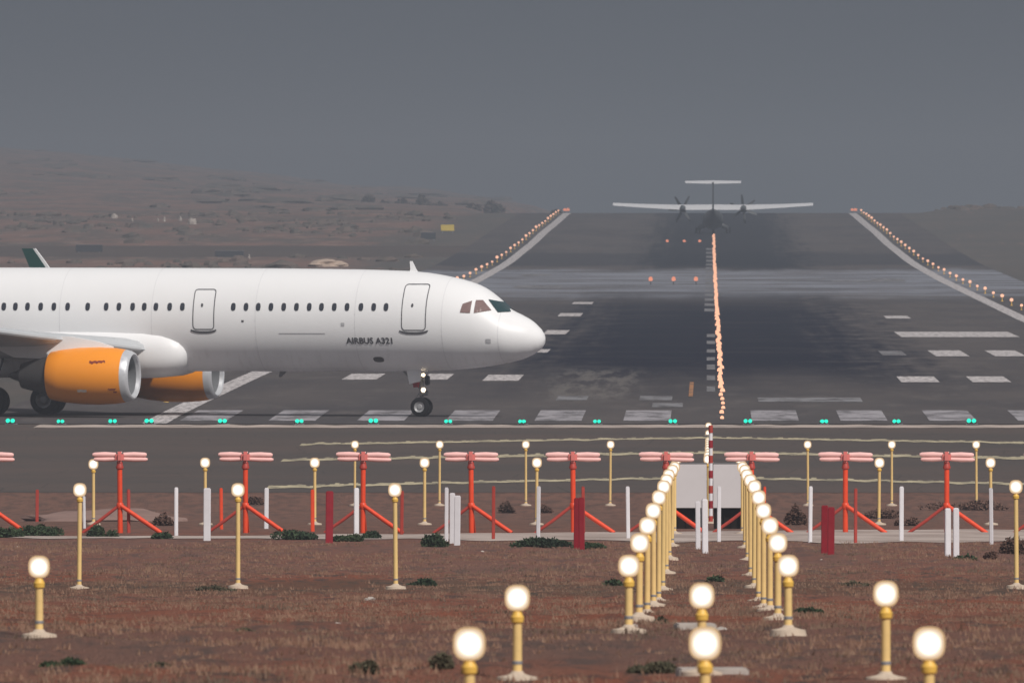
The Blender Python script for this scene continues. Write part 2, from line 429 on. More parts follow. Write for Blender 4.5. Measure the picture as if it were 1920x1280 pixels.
for q in [(640, 705, 713, 702), (790, 838, 713, 702), (904, 972, 715, 704), (1690, 1762, 718, 707), (1824, 1896, 718, 707),
          (1755, 1818, 669, 658), (1866, 1925, 669, 658), (1004, 1026, 662, 656), (1690, 1912, 633, 623), (1016, 1060, 628, 620), (1662, 1708, 598, 593), (1045, 1088, 594, 588), (1072, 1110, 571, 567)]:
    bar_px(mk, *q)
tag(mk.build('touchdown_marking', M['mk_white'], fixn=False), kind='structure')
mk = MB()
for q in [(1422, 1618, 755, 747), (1222, 1280, 765, 757), (1198, 1260, 752, 744), (1042, 1100, 752, 744), (1655, 1700, 667, 659), (1560, 1640, 529, 526), (975, 1030, 518, 514), (960, 1050, 541, 536), (1640, 1700, 529, 523)]:
    bar_px(mk, *q)
for y in (735, 714, 694, 677, 662, 646, 633):
    bar_px(mk, 1325, 1341, y, y - 9 if y > 680 else y - 6)
for k in range(16):
    D = 1500 + 60 * k; patch(mk, [(AX - .45, D), (AX + .45, D), (AX + .45, D + 30), (AX - .45, D + 30)], OFF)
tag(mk.build('centreline_marking', M['mk_faint'], fixn=False), kind='structure')
mk = MB(); bar_px(mk, 1291, 1299, 745, 718)
tag(mk.build('orange_marking', M['mk_orange'], fixn=False), kind='structure')
mk = MB()
for Da, w, xl, xr in ((683, 3.4, 15.0, 17.4), (729, 5.0, 15.5, 19), (762, 4.2, 15.5, 19)):
    for sgn, xm in ((-1, xl), (1, xr)):
        N = 96
        for k in range(N):
            a, b = AX + sgn * xm * k / N, AX + sgn * xm * (k + 1) / N
            f = .72 if Da == 684 else 1.0
            da, db = Da - abs(a) * f + 2.2 * noise.noise(Vector((a * 1.6, Da, 0))), Da - abs(b) * f + 2.2 * noise.noise(Vector((b * 1.6, Da, 0)))
            ww = w * (1 + .7 * noise.noise(Vector((a * 3.3, Da, 8))))
            p = [(a, da), (b, db), (b, db + ww), (a, da + ww)]
            if sgn < 0: p = [p[1], p[0], p[3], p[2]]
            patch(mk, p, .022)
tag(mk.build('chevron_marking', M['mk_yellow'], fixn=False), kind='structure')
mk = MB()
for k in range(180):
    a, b = -27 + k * .3, -27 + (k + 1) * .3
    da, db = 791 + 1.5 * noise.noise(Vector((a * .9, 0, 2))) , 791 + 1.5 * noise.noise(Vector((b * .9, 0, 2)))
    patch(mk, [(a, da), (b, db), (b, db + 7.5 + 3 * noise.noise(Vector((b * 1.1, 7, 2)))), (a, da + 7.5 + 3 * noise.noise(Vector((a * 1.1, 7, 2))))], .022)
tag(mk.build('threshold_line', M['mk_beige'], fixn=False), kind='structure')

# ------------------------------------------------------------------ dry grass, stones, far scrub (stuff)
def scatter_grass():
    N = 42000
    u = rng.random(N); D = 128 + (452 - 128) * u ** .85
    xl = -.0358 * D - 5; xr = .0165 * D + 5
    X = xl + (xr - xl) * rng.random(N)
    keep = np.array([noise.noise(Vector((x * .35, d * .045, 11))) + rng.random() * .6 > .15 for x, d in zip(X, D)])
    X, D = X[keep], D[keep]; N = len(X)
    base = np.array([gz(d) + relief(x, d) for x, d in zip(X, D)])
    V = []; B = 7
    sz = np.array([.55 + .9 * max(0, noise.noise(Vector((x * .5, d * .08, 21))) + .25) for x, d in zip(X, D)])
    for b in range(B):
        ang = rng.random(N) * 2 * PI; h = (.02 + .06 * rng.random(N)) * sz; lean = .7 * h * rng.random(N) + .01
        ox = (rng.random(N) - .5) * .16; oy = (rng.random(N) - .5) * .16; w = .006 + .008 * rng.random(N)
        dx, dy = np.cos(ang), np.sin(ang)
        bx, by = X + ox, D + oy
        wx = rng.random(N) * .8 + .4
        V.append(np.stack([np.stack([bx - w * wx, by, base - .015], 1), np.stack([bx + w * wx, by + w, base - .015], 1), np.stack([bx + dx * lean, by + dy * lean, base + h], 1)], 1))
    V = np.concatenate(V).reshape(-1, 3); nt = len(V) // 3
    me = bpy.data.meshes.new('dry_grass'); me.vertices.add(len(V)); me.vertices.foreach_set('co', V.ravel().astype(np.float32))
    me.loops.add(len(V)); me.loops.foreach_set('vertex_index', np.arange(len(V), dtype=np.int32))
    me.polygons.add(nt); me.polygons.foreach_set('loop_start', np.arange(0, len(V), 3, dtype=np.int32)); me.polygons.foreach_set('loop_total', np.full(nt, 3, dtype=np.int32))
    me.update(calc_edges=True)
    tag(link('dry_grass', me, M['straw']), 'short dry brown grass growing over the red soil', 'grass', kind='stuff')
scatter_grass()
def lump(mb, c, rx, ry, rz, m=0, seed=0, n1=7, n2=4):
    vs = []; fs = []
    for i in range(n2 + 1):
        ph = (i / n2) * PI / 2
        for k in range(n1):
            t = 2 * PI * k / n1
            d = Vector((math.cos(t) * math.cos(ph), math.sin(t) * math.cos(ph), math.sin(ph)))
            r = 1 + .45 * noise.noise(d * 1.7 + Vector((seed * 3.1, seed, 0)))
            vs.append((c[0] + d.x * rx * r, c[1] + d.y * ry * r, c[2] + d.z * rz * r - .03 * rz))
    for i in range(n2):
        for k in range(n1):
            k2 = (k + 1) % n1; fs.append((i * n1 + k, i * n1 + k2, (i + 1) * n1 + k2, (i + 1) * n1 + k))
    mb.add(vs, fs, m)
mb = MB()
for i in range(36):
    D = 140 + 310 * random.random(); X = (-.036 * D - 3) + random.random() * (.0525 * D + 6)
    if noise.noise(Vector((X * .3, D * .05, 31))) < -.05: continue
    r = .02 + .05 * random.random() ** 2; lump(mb, (X, D, gz(D) + relief(X, D) - .005), r * 1.4, r, r * .9, seed=i, n1=6, n2=3)
tag(mb.build('stones', M['stone'], fixn=False), 'small pale stones lying in the soil between the lamp posts', 'stones', kind='stuff')
mb = MB(); k = 0
for i in range(1500):
    if random.random() < .5: continue
    if i < 900:
        D = 2480 + 640 * random.random() ** .8; X = -36 - 90 * random.random()
    else:
        D = 2050 + 240 * random.random(); X = -30 - 75 * random.random()
    if i > 1200: D = 3150 + 300 * random.random(); X = 35 + 30 * random.random()
    if noise.noise(Vector((X * .08, D * .01, 3))) < -.02: continue
    k += 1; h = .3 + .5 * random.random() ** 2
    lump(mb, (X, D, terrain(X, D)), h * (1 + 1.6 * random.random()), h * 1.5, h, seed=k)
for i in range(260):
    D = 3300 + 3900 * random.random(); X = (-38 - 190 * random.random()) * D / 5000
    if noise.noise(Vector((X * .03, D * .003, 8))) < .05: continue
    h = .4 + 1.0 * random.random() ** 2
    lump(mb, (X, D, terrain(X, D)), h * (2 + 4 * random.random()), h * 6, h, seed=i)
tag(mb.build('scrub', M['farbush'], fixn=False), 'low hazy scrub covering the far ground and the hillside', 'scrub', kind='stuff')

# ------------------------------------------------------------------ bushes (things)
def bush_mesh(w, h, seed, leaf=.045, n=None, dens=1.0):
    r = np.random.default_rng(seed); n = int((n or 900) * dens)
    nl = 6
    cx = (r.random(nl) - .5) * w * .75; cr = w * (.18 + .14 * r.random(nl)); ch = h * (.55 + .45 * r.random(nl)) * (1 - .5 * np.abs(cx) / (w * .5))
    V = []; Fc = []
    for i in range(n):
        k = r.integers(nl); t = r.random() * 2 * PI; q = r.random() ** .5; e = r.random() ** .6
        x = cx[k] + cr[k] * q * math.cos(t); y = cr[k] * q * math.sin(t) * .9; z = ch[k] * e * math.sqrt(max(0, 1 - q * q * .8))
        a = Vector((r.normal(), r.normal(), r.normal() * .6 + .5)).normalized(); b = a.cross(Vector((r.normal(), r.normal(), r.normal()))).normalized()
        L = leaf * (.6 + .8 * r.random()); c = Vector((x, y, z)); j = len(V)
        V += [c - b * L * .35, c + a * L - b * L * .2, c + a * L * 1.3 + b * L * .25, c + b * L * .45]; Fc.append((j, j + 1, j + 2, j + 3))
    mb = MB().add(V, Fc)
    for k in range(nl):
        mb.tube([(cx[k] * .2, 0, -.03), (cx[k] * .7, 0, ch[k] * .4), (cx[k], 0, ch[k] * .85)], [.012, .008, .003], n=4)
    return mb
BUSH = [  # x, y of foot, width px, height px, material, label
 (8, 1008, 50, 22, 'green', 'dark green bush cut by the left edge of the photo'),
 (77, 1006, 66, 27, 'green', 'broad dark green bush under the thin red post at far left'),
 (192, 1008, 46, 25, 'green', 'dark green bush left of the first whole orange antenna stand'),
 (303, 1010, 28, 14, 'green', 'tiny dark bush at the right foot of the leftmost whole antenna stand'),
 (545, 1012, 84, 19, 'green', 'long low green bush left of the dark red marker post'),
 (655, 1015, 46, 14, 'green', 'low green bush directly right of the dark red marker post'),
 (700, 1010, 34, 14, 'green', 'small green bush below the tripod beside the yellow pole'),
 (816, 1026, 44, 24, 'green', 'rounded green bush left of the cluster of white posts'),
 (1012, 1028, 94, 16, 'green', 'long flat green bush around the foot of a white post'),
 (1106, 1030, 46, 14, 'green', 'green bush right of the paired dark red posts'),
 (800, 1096, 62, 16, 'green', 'flat green bush on bare soil right of the tall yellow lamp'),
 (120, 1252, 70, 24, 'green', 'dark green tuft near the bottom left corner'),
 (300, 1246, 30, 10, 'olive', 'faint olive tuft right of the bottom left green one'),
 (684, 1266, 44, 36, 'olive', 'spiky olive bush near the bottom, between two lamps'),
 (830, 1262, 50, 34, 'olive', 'olive green bush left of the lowest left lamp'),
 (1352, 1092, 36, 12, 'green', 'small green tuft between the two lamp rows'),
 (1240, 1172, 26, 16, 'green', 'small green sprig behind the front middle lamp'),
 (1512, 1152, 52, 13, 'green', 'flat green bush right of the right lamp row'),
 (1808, 1050, 34, 12, 'green', 'small vivid green bush at the foot of two white posts'),
 (1862, 1048, 24, 16, 'brown', 'small brown bush between white posts and right edge'),
 (1902, 1040, 46, 40, 'brown', 'dark brown bush at the right edge by a yellow pole'),
 (1228, 1262, 70, 36, 'olive', 'grey green bush left of the lowest middle lamp'),
 (458, 1184, 30, 9, 'olive', 'tiny olive tuft on open soil left of centre'),
 (400, 1107, 70, 12, 'olive', 'flat olive patch left of the second tall yellow lamp'),
 (1150, 1098, 30, 12, 'green', 'small green bush left of the left lamp row'),
 (1605, 1100, 40, 10, 'olive', 'flat grey green tuft right of the right row'),
 (950, 962, 26, 24, 'brown', 'small brown bush behind the antennas left of centre'),
 (1022, 962, 26, 16, 'brown', 'low brown bush beside the short white post behind antennas'),
 (1492, 984, 34, 44, 'brown', 'upright brown bush right of the white boards'),
 (1652, 972, 60, 22, 'brown', 'brown bush behind the antenna right of the dark red pair'),
 (1808, 956, 120, 26, 'brown', 'wide dark brown bush behind the rightmost whole antenna'),
 (1700, 985, 40, 20, 'brown', 'brown bush between the two rightmost whole antennas'),
 (306, 985, 30, 26, 'brown', 'brown bush behind the leftmost whole antenna stand'),
 (480, 945, 26, 20, 'brown', 'brown bush behind the second whole antenna stand'),
]
for i, (px, py, wp, hp, mt, lab) in enumerate(BUSH):
    D = D_of(py); s = s_of(D)
    mb = bush_mesh(wp / s * 1.15, hp / s * (1.3 if mt == 'green' else 1.05), i + 10, leaf=max(.022, 3.6 / s), n=2000 if wp > 40 else 1100)
    o = mb.build('bush', M[mt], fixn=False); o.location = (X_of(px, D), D, gz(D) + (relief(X_of(px, D), D) if D < 456 else 0) - .01)
    tag(o, lab, 'bush', 'bushes on the dry ground')
for i, (px, py, wp, hp, D) in enumerate([(690, 396, 30, 34, 4300), (722, 397, 24, 22, 4300), (756, 397, 32, 28, 4300), (792, 398, 36, 32, 4200), (828, 398, 24, 20, 4200), (924, 397, 36, 34, 4000), (886, 399, 36, 16, 4000), (1042, 399, 14, 12, 3300)]):
    s = s_of(D); X = X_of(px, D); t = empty('tree', (X, D, min(terrain(X, D), Z_of(py, D))))
    lab = ['rounded hazy tree at the left end of the far treeline', 'small hazy tree second from left in the treeline', 'hazy tree in the middle of the far treeline', 'broad hazy tree right of the treeline middle', 'low hazy tree at the treeline right end',
           'square dark hazy tree standing alone near the runway left edge', 'low hazy tree beside the square dark one', 'tiny hazy bushy tree by the far end of the left edge lamps'][i]
    tag(t, lab, 'tree', 'hazy trees beyond the far end of the runway')
    h = hp / s * 1.1; w = wp / s
    m2 = bush_mesh(w, h * .85, 90 + i, leaf=.5, n=900); c = m2.build('crown', M['farbush'], t, fixn=False); c.location.z = h * .15
    MB().tube([(0, 0, -.5), (.05, 0, h * .5)], [.25, .12], n=6).build('trunk', M['brown'], t)

# ------------------------------------------------------------------ approach lamps on poles
ORD = ['nearest', 'second', 'third', 'fourth', 'fifth', 'sixth', 'seventh', 'eighth', 'ninth', 'tenth', 'eleventh', 'twelfth', '13th', '14th', '15th', '16th', '17th', '18th', '19th', '20th']
def nth(k):
    if k < 20: return ORD[k]
    n = k + 1; return '%d%s' % (n, {1: 'st', 2: 'nd', 3: 'rd'}.get(n % 10, 'th'))
def make_lamp():
    r = empty('approach_lamp')
    p = MB().lathe([(0, .041), (1, .038)], n=14, close=True).build('pole', M['yellow'], r, True)
    fp = MB().lathe([(-.06, .19), (.004, .175), (.018, .10), (.032, .062), (.055, .048)], n=24, close=True).build('foot', M['foot'], r, True)
    cp = MB().lathe([(0, .041), (.004, .045), (.028, .045), (.032, .041)], n=14, close=True).build('coupling', M['coupling'], r, True); cp.location.z = .11
    def sq(mb):
        for i, (x, y, z) in enumerate(mb.v):
            q = (abs(x) ** 2.7 + abs(z) ** 2.7) ** (1 / 2.7); e = math.hypot(x, z)
            if q > 1e-6: mb.v[i] = (x * e / q * .97, y, z * e / q * 1.0)
        return mb
    hd = MB()
    hd.lathe([(.07, .0), (.07, .05), (.085, .085), (.05, .104), (-.01, .110), (-.02, .110), (-.02, .09)], axis='y', n=32)
    head = sq(hd).build('lamp_head', M['housing'], r, True)
    sq(MB().lathe([(-.018, .111), (-.034, .112), (-.048, .106), (-.054, .096)], axis='y', n=32)).build('glass_rim', M['ring'], head, True)
    sq(MB().lathe([(-.050, .099), (-.064, .085), (-.074, .06), (-.079, .03), (-.080, .001)], axis='y', n=32)).build('lens', M['lens'], head, True)
    cl = MB().lathe([(-.215, .042), (-.21, .054), (-.165, .058), (-.15, .046), (-.09, .036)], n=16, close=True).build('collar', M['collar'], r, True)
    return r, p, head, cl
lamp0 = make_lamp()[0]; first = [True]
def place_lamp(px, py, D, label, group, sc=1.0, tilt=None, ground=None):
    if first[0]: r = lamp0; first[0] = False
    else: r = copy_tree(lamp0)
    X = X_of(px, D); z0 = gz(D) + (relief(X, D) if D < 456 else 0) + .035
    if ground is not None: z0 = ground
    zt = Z_of(py, D); h = max(.05, zt - z0)
    r.location = (X, D, z0)
    for c in r.children:
        n = c.name.split('.')[0]
        if n == 'pole': c.scale.z = max(.02, h - .1)
        if n == 'lamp_head': c.location.z = h; c.scale = (sc, sc, sc)
        if n == 'collar': c.location.z = h
        if n == 'coupling' and h < .5: c.hide_render = False
    if tilt is None: tilt = random.uniform(-.009, .009)
    r.rotation_euler = (0, tilt, random.uniform(-.02, .02))
    tag(r, label, 'approach lamp', group)
    return r
G3, G2, G1 = 'lamps of the two nearest rows of three', 'lamps of the double row leading to the runway', 'single lamps before the runway threshold'
for px, py, lab in ((880, 1206, 'lowest left lamp, cut off by the bottom edge'), (1322, 1205, 'lowest middle lamp with its pole cut by the bottom edge'), (1742, 1205, 'lowest right lamp, pole cut by the bottom edge')):
    place_lamp(px, py, 141, lab, G3, 1.06, 0)
for px, py, lab in ((970, 1120, 'large lamp on whole yellow pole, left of the bottom middle lamps'), (1316, 1116, 'middle lamp directly behind the lowest middle lamp'), (1661, 1112, 'large lamp on whole yellow pole, right of the bottom middle lamps')):
    place_lamp(px, py, 171, lab, G3, 1.0, 0)
LY = {201: 1060, 231: 1017, 261: 985, 291: 957, 321: 932, 351: 912, 381: 900, 411: 890, 441: 881, 471: 875, 501: 869}
for k in range(11):
    D = 201 + 30 * k; hw = .808 * F / D
    for sgn, side in ((-1, 'left'), (1, 'right')):
        place_lamp(1328.5 + sgn * hw, LY[D], D, 'yellow lamp post, %s in the %s row of the double line' % (nth(k), side), G2, 1.0 + .015 * k)
for k in range(9):
    D = 531 + 30 * k; y = 739 + 64500 / D
    place_lamp(1328.5, y, D, 'single lamp on the centre line, %s behind the double rows' % nth(k), G1, 1.15)
place_lamp(1328.5, 803, 792, 'farthest single lamp, beside the top of the striped mast', G1, 1.15)
for D, y, c, offs, gn, nm in ((651, 833, 1329, [-664, -505, -343, -185, 186, 343, 502], 'lamps of the farthest crossbar', 'farthest crossbar'),
                          (501, 867, 1327, [-1152, -942, -737, -531, -321, 321, 531], 'lamps of the second farthest crossbar', 'middle crossbar'),
                          (351, 918, 1327, [-1179, -881, -585, 579], 'lamps of the nearer crossbar', 'nearer tall crossbar')):
    L = len([o for o in offs if o < 0])
    for i, o in enumerate(offs):
        if o < 0: lab = 'yellow lamp of the %s, %s from the left end' % (nm, ('first' if i == 0 else ORD[i]))
        else: lab = 'yellow lamp of the %s, %s right of the striped mast' % (nm, ('first' if i == L else ORD[i - L]))
        place_lamp(c + o, y + (3 if o in (-1152,) else 0) - (6 if o == 579 else 0), D, lab, gn, 1.08 if D < 400 else 1.15)
place_lamp(73, 1062, 201, 'lone lamp on a short pole at the lower left', 'lamps of the nearest crossbar', 1.0, 0)

# ------------------------------------------------------------------ marker posts
def post(px, yt, yb, wpx, mat, lab, cat='marker post', grp=None):
    D = D_of(yb); s = s_of(D); h = (yb - yt) / s; w = wpx / s
    m = MB(); lean = random.uniform(-.012, .012)
    m.box((0, 0, h / 2 - .04), (w, w * .7, h + .08), bev=min(.012, w * .2))
    m.box((0, 0, h + .003), (w * .72, w * .5, .012))
    o = m.build('marker_post', M[mat]); o.location = (X_of(px, D), D, gz(D) + (relief(X_of(px, D), D) if D < 456 else 0)); o.rotation_euler = (0, lean, random.uniform(-.3, .3))
    tag(o, lab, cat, grp); return o
GW, GR, GT = 'white marker posts', 'dark red marker posts', 'thin red marker posts'
for a in [(330, 914, 1004, 7, 'thin white post right of the leftmost whole antenna'), (388, 915, 1013, 13, 'thick white post in front of a yellow lamp pole, left side'), (499, 915, 991, 8, 'thin white post right of the second whole antenna'),
          (668, 915, 1001, 9, 'white post just left of the third whole antenna'), (837, 914, 1014, 7, 'thinnest and leftmost of the three white posts together'), (848, 924, 1018, 10, 'middle of the three white posts together'),
          (857, 929, 1022, 11, 'rightmost of the three white posts together'), (1009, 912, 1016, 7, 'thin white post left of the dark red pair'), (1178, 912, 1010, 7, 'thin white post left of the left lamp row'),
          (1309, 939, 1028, 9, 'left and shorter of two white posts before the boards'), (1322, 937, 1037, 11, 'right and longer of two white posts before the boards'), (1348, 912, 1015, 7, 'thin white post in front of the right white board'),
          (1519, 912, 1017, 7, 'thin white post left of the right dark red pair'), (1690, 912, 1014, 8, 'thin white post between the two rightmost whole antennas'), (1859, 915, 1020, 7, 'thin white post right of the rightmost whole antenna'),
          (1777, 953, 1044, 11, 'left post of the thick white pair at right'), (1793, 953, 1047, 11, 'right post of the thick white pair at right'), (158, 930, 990, 5, 'thin white post tight behind a yellow lamp pole at left')]:
    post(a[0], a[1], a[2], a[3], 'white', a[4], grp=GW)
for a in [(617, 921, 1018, 14, 'single thick dark red post left of the third whole antenna'), (1081, 934, 1031, 10, 'left post of the dark red pair left of the lamp rows'), (1091, 934, 1032, 10, 'right post of the dark red pair left of the lamp rows'),
          (1546, 946, 1036, 12, 'left post of the dark red pair at right'), (1558, 950, 1040, 12, 'right post of the dark red pair at right')]:
    post(a[0], a[1], a[2], a[3], 'red', a[4], grp=GR)
for a in [(69, 918, 978, 6, 'dark_orange', 'thin red post standing alone near the left edge'), (241, 918, 999, 6, 'dark_orange', 'thin red post at the right leg of the leftmost whole antenna'), (586, 918, 996, 7, 'orange', 'thin orange red post beside a yellow pole'),
          (415, 915, 992, 6, 'orange', 'thin orange post at the left leg of the second whole antenna'), (753, 920, 1003, 6, 'dark_orange', 'thin red post partly hidden behind a tall yellow lamp'), (925, 912, 1012, 6, 'dark_orange', 'thin red post at the fourth whole antenna right leg'),
          (1094, 912, 1000, 6, 'dark_orange', 'thin red post rising behind the dark red pair'), (1604, 915, 1018, 6, 'dark_orange', 'thin red post right of the dark red pair at right'), (1433, 912, 985, 5, 'orange', 'thin orange post just right of the right lamp row')]:
    post(a[0], a[1], a[2], a[3], a[4], a[5], grp=GT)

# ------------------------------------------------------------------ antenna stands
def make_antenna():
    r = empty('antenna_stand')
    a = MB()
    for sx, zt in ((-1, 0.0), (1, -.01)):
        for dz, L, r0 in ((.056, .65, .066), (-.054, .62 if sx < 0 else .67, .056)):
            pts = [(sx * .09, 0, 1.80 + dz * .9), (sx * .35, 0, 1.80 + dz * 1.05 + zt * .6), (sx * (L - .05), 0, 1.80 + dz + zt), (sx * L, 0, 1.80 + dz + zt)]
            a.tube(pts, [r0 * .85, r0, r0 * .85, r0 * .5], n=12)
    a.build('dipole_arm', M['pink'], r, True)
    MB().box((0, -.02, 1.795), (.205, .24, .27), bev=.06).build('hub', M['hub'], r, True)
    c = MB(); c.lathe([(1.50, .060), (1.52, .088), (1.57, .092), (1.60, .075), (1.70, .068)], n=16, close=True); c.build('collar', M['dark_orange'], r, True)
    MB().lathe([(-.02, .062), (1.52, .060)], n=16, close=True).build('post', M['orange'], r, True)
    MB().tube([(.03, -.05, .63), (.55, -.22, .27), (.98, -.35, -.02)], [.050, .055, .052], n=10).build('leg', M['orange'], r, True)
    MB().tube([(-.03, .0, .63), (-.50, .02, .27), (-.92, .04, -.02)], [.040, .042, .038], n=10).build('leg', M['dark_orange'], r, True)  # darker red paints in the shade on the leg away from the sun
    MB().tube([(0, .03, .60), (.02, .5, .27), (.03, .85, -.02)], [.04, .042, .038], n=10).build('leg', M['orange'], r, True)
    MB().lathe([(.56, .07), (.58, .085), (.68, .085), (.70, .07)], n=14, close=True).build('leg_clamp', M['orange'], r, True)
    MB().lathe([(1.905, .001), (1.93, .05), (1.90, .07)], n=12).build('cap', M['pink'], r, True)
    return r
ant0 = make_antenna()
AL = ['orange tripod antenna stand cut by the left edge', 'leftmost whole orange antenna stand', 'orange antenna stand second whole one from the left', 'orange antenna stand third whole one from the left', 'orange antenna stand behind three white posts',
      'orange antenna stand behind the dark red pair left of the lamp rows', 'antenna stand hidden behind the left lamp row', 'antenna stand partly hidden behind the right lamp row', 'orange antenna stand right of the dark red pair at right', 'rightmost whole orange antenna stand', 'antenna stand whose leg shows at the right edge']
for i, px in enumerate([-26, 225, 460, 680, 884, 1075, 1248, 1409, 1585, 1775, 1972]):
    r = ant0 if i == 0 else copy_tree(ant0)
    D = 475; r.location = (X_of(px, D), D, gz(D) + .02); r.rotation_euler = (0, random.uniform(-.01, .01), random.uniform(-.05, .05))
    r.scale = (1, 1, 1.0)
    tag(r, AL[i], 'antenna', 'row of pink headed antennas on orange tripods')

# white boards on dark skirts
def board(x0, x1, lab):
    D = 487; s = s_of(D); z0 = gz(D); r = empty('equipment_board', (X_of((x0 + x1) / 2, D), D, z0))
    w = (x1 - x0) / s; zt = Z_of(869, D) - z0; zb = Z_of(952, D) - z0
    MB().box((0, 0, (zt + zb) / 2), (w, .07, zt - zb), bev=.008).build('panel', M['board'], r)
    MB().box((0, .0, zt + .012), (w + .02, .09, .024)).build('top_trim', M['gear'], r)
    sk = MB()
    for k in range(4): sk.box((-w * .36 + w * .72 * k / 3, .16, zb / 2), (.02, .04, zb))
    sk.box((0, .22, zb / 2), (w * .96, .05, zb)); sk.build('skirt', M['skirt'], r)
    for sx in (-1, 1): MB().box((sx * w * .44, .10, zb / 2 - .03), (.06, .06, zb + .06)).build('leg', M['brown_metal'] if 'brown_metal' in M else M['skirt'], r)
    MB().box((0, .09, zb + .10), (w * .9, .05, .05)).build('rail', M['gear'], r)
    tag(r, lab, 'equipment board', 'white boards at the end of the lamp rows')
board(1264, 1325, 'large white board left of the striped mast'); board(1337, 1393, 'large white board right of the striped mast')
r = empty('striped_mast', (X_of(1332.5, 518), 518, gz(518)))
D = 518; z0 = gz(D); zt = Z_of(797, D) - z0
nb = 13; hb = zt / nb
MB().lathe([(0, .055), (zt, .05)], n=14, close=True).build('pole', M['white'], r, True)
for k in range(nb):
    if k % 2 == 0: MB().lathe([(k * hb, .0), (k * hb, .058), ((k + 1) * hb, .058), ((k + 1) * hb, 0)], n=14).build('red_band', M['red'] if k % 4 else M['dark_orange'], r, True)
MB().lathe([(-.02, .2), (.03, .18), (.05, .07)], n=18, close=True).build('foot', M['foot'], r, True)
tag(r, 'tall red and white striped mast between the white boards', 'mast')

for px, py, w, dd, lab in ((1303, 1180, .42, 1.6, 'pale concrete slab behind the middle lamp of the front rows'), (1335, 1266, .60, 1.4, 'pale concrete slab behind the lowest middle lamp')):
    D = D_of(py); X = X_of(px, D); m = MB().box((0, 0, .02), (w, dd * .6, .10), bev=.015)
    o = m.build('concrete_slab', M['stone']); o.location = (X, D, gz(D) + relief(X, D) + .01); o.rotation_euler = (-.01, 0, .05); tag(o, lab, 'concrete slab', 'concrete slabs on the lamp row centre line')

# ------------------------------------------------------------------ runway lights
def make_green():
    r = empty('threshold_light')
    MB().box((0, 0, .05), (.34, .22, .12), bev=.03).build('housing', M['metal_dark'], r, True)
    for sx in (-1, 1): MB().lathe([(-.125, .001), (-.14, .05), (-.11, .078), (-.07, .082), (.05, .05)], axis='y', c=(sx * .095, 0, .13), n=14).build('lens', M['green_glow'], r, True)
    MB().box((0, .05, .0), (.42, .3, .04), bev=.01).build('plate', M['coupling'], r)
    return r
g0 = make_green()
for i, px in enumerate([-75, 20, 114, 211, 280, 418, 560, 700, 840, 980, 1120, 1261, 1403, 1544, 1682, 1822, 1962]):
    r = g0 if i == 0 else copy_tree(g0)
    D = 800; r.location = (X_of(px, D), D, gz(D) + .03)
    r.rotation_euler = (0, 0, random.uniform(-.5, .5)); s = random.uniform(.85, 1.1); r.scale = (s, s, s)
    lab = 'green threshold light, %s from the left edge' % ('first' if i == 1 else ORD[i - 1]) if 1 <= i <= 15 else ('green threshold light outside the left edge' if i == 0 else 'green threshold light outside the right edge')
    tag(r, lab, 'runway light', 'green lights across the runway threshold')
def make_inset():
    r = empty('centreline_light')
    MB().lathe([(-.02, .17), (.015, .16), (.03, .10)], n=14, close=True).build('housing', M['metal_dark'], r, True)
    MB().lathe([(.02, .10), (.08, .11), (.14, .08), (.17, .001)], n=12).build('lens', M['orange_glow'], r, True)
    return r
c0 = make_inset(); k = 0
D = 812.0
while D < 2640:
    r = c0 if k == 0 else copy_tree(c0)
    r.location = (AX + .50 + random.uniform(-.07, .07) , D, gz(D) + .032); s = (1.0 + .25 * random.random()) * (1 + (D - 800) / 3600) * (.8 if D < 900 else 1); r.scale = (s * .9, s * .9, s * 1.15)
    tag(r, 'orange centre line light on the runway, %s from the threshold' % nth(k), 'runway light', 'orange lights along the runway centre line')
    k += 1; D += 15.0
def make_edge():
    r = empty('edge_light')
    MB().lathe([(-.02, .12), (.02, .11), (.05, .04), (.33, .035)], n=12, close=True).build('stem', M['collar'], r, True)
    MB().lathe([(.32, .05), (.36, .13), (.46, .14), (.54, .09), (.57, .001)], n=14).build('lens', M['white_glow'], r, True)
    return r
e0 = make_edge(); first_e = True
for sgn, side in ((-1, 'left'), (1, 'right')):
    D = 866.0; k = 0
    while D < 3140:
        X = AX + sgn * 23.8
        r = e0 if first_e else copy_tree(e0); first_e = False
        r.location = (X, D, gz(D) + .03); s = (.75 + .4 * random.random()) * (1 + (D - 1400) / 5500); r.scale = (s, s, s)
        tag(r, 'lamp beside the %s runway edge stripe, %s from the threshold' % (side, nth(k)), 'runway light', 'lamps along the runway edge stripes')
        D += 50; k += 1
def make_red():
    r = empty('end_light')
    MB().lathe([(-.02, .12), (.02, .11), (.05, .04), (.3, .035)], n=10, close=True).build('stem', M['metal_dark'], r, True)
    MB().lathe([(.28, .05), (.32, .20), (.5, .22), (.6, .12), (.64, .001)], n=12).build('lens', M['red_glow'], r, True)
    return r
r0 = make_red(); k = 0
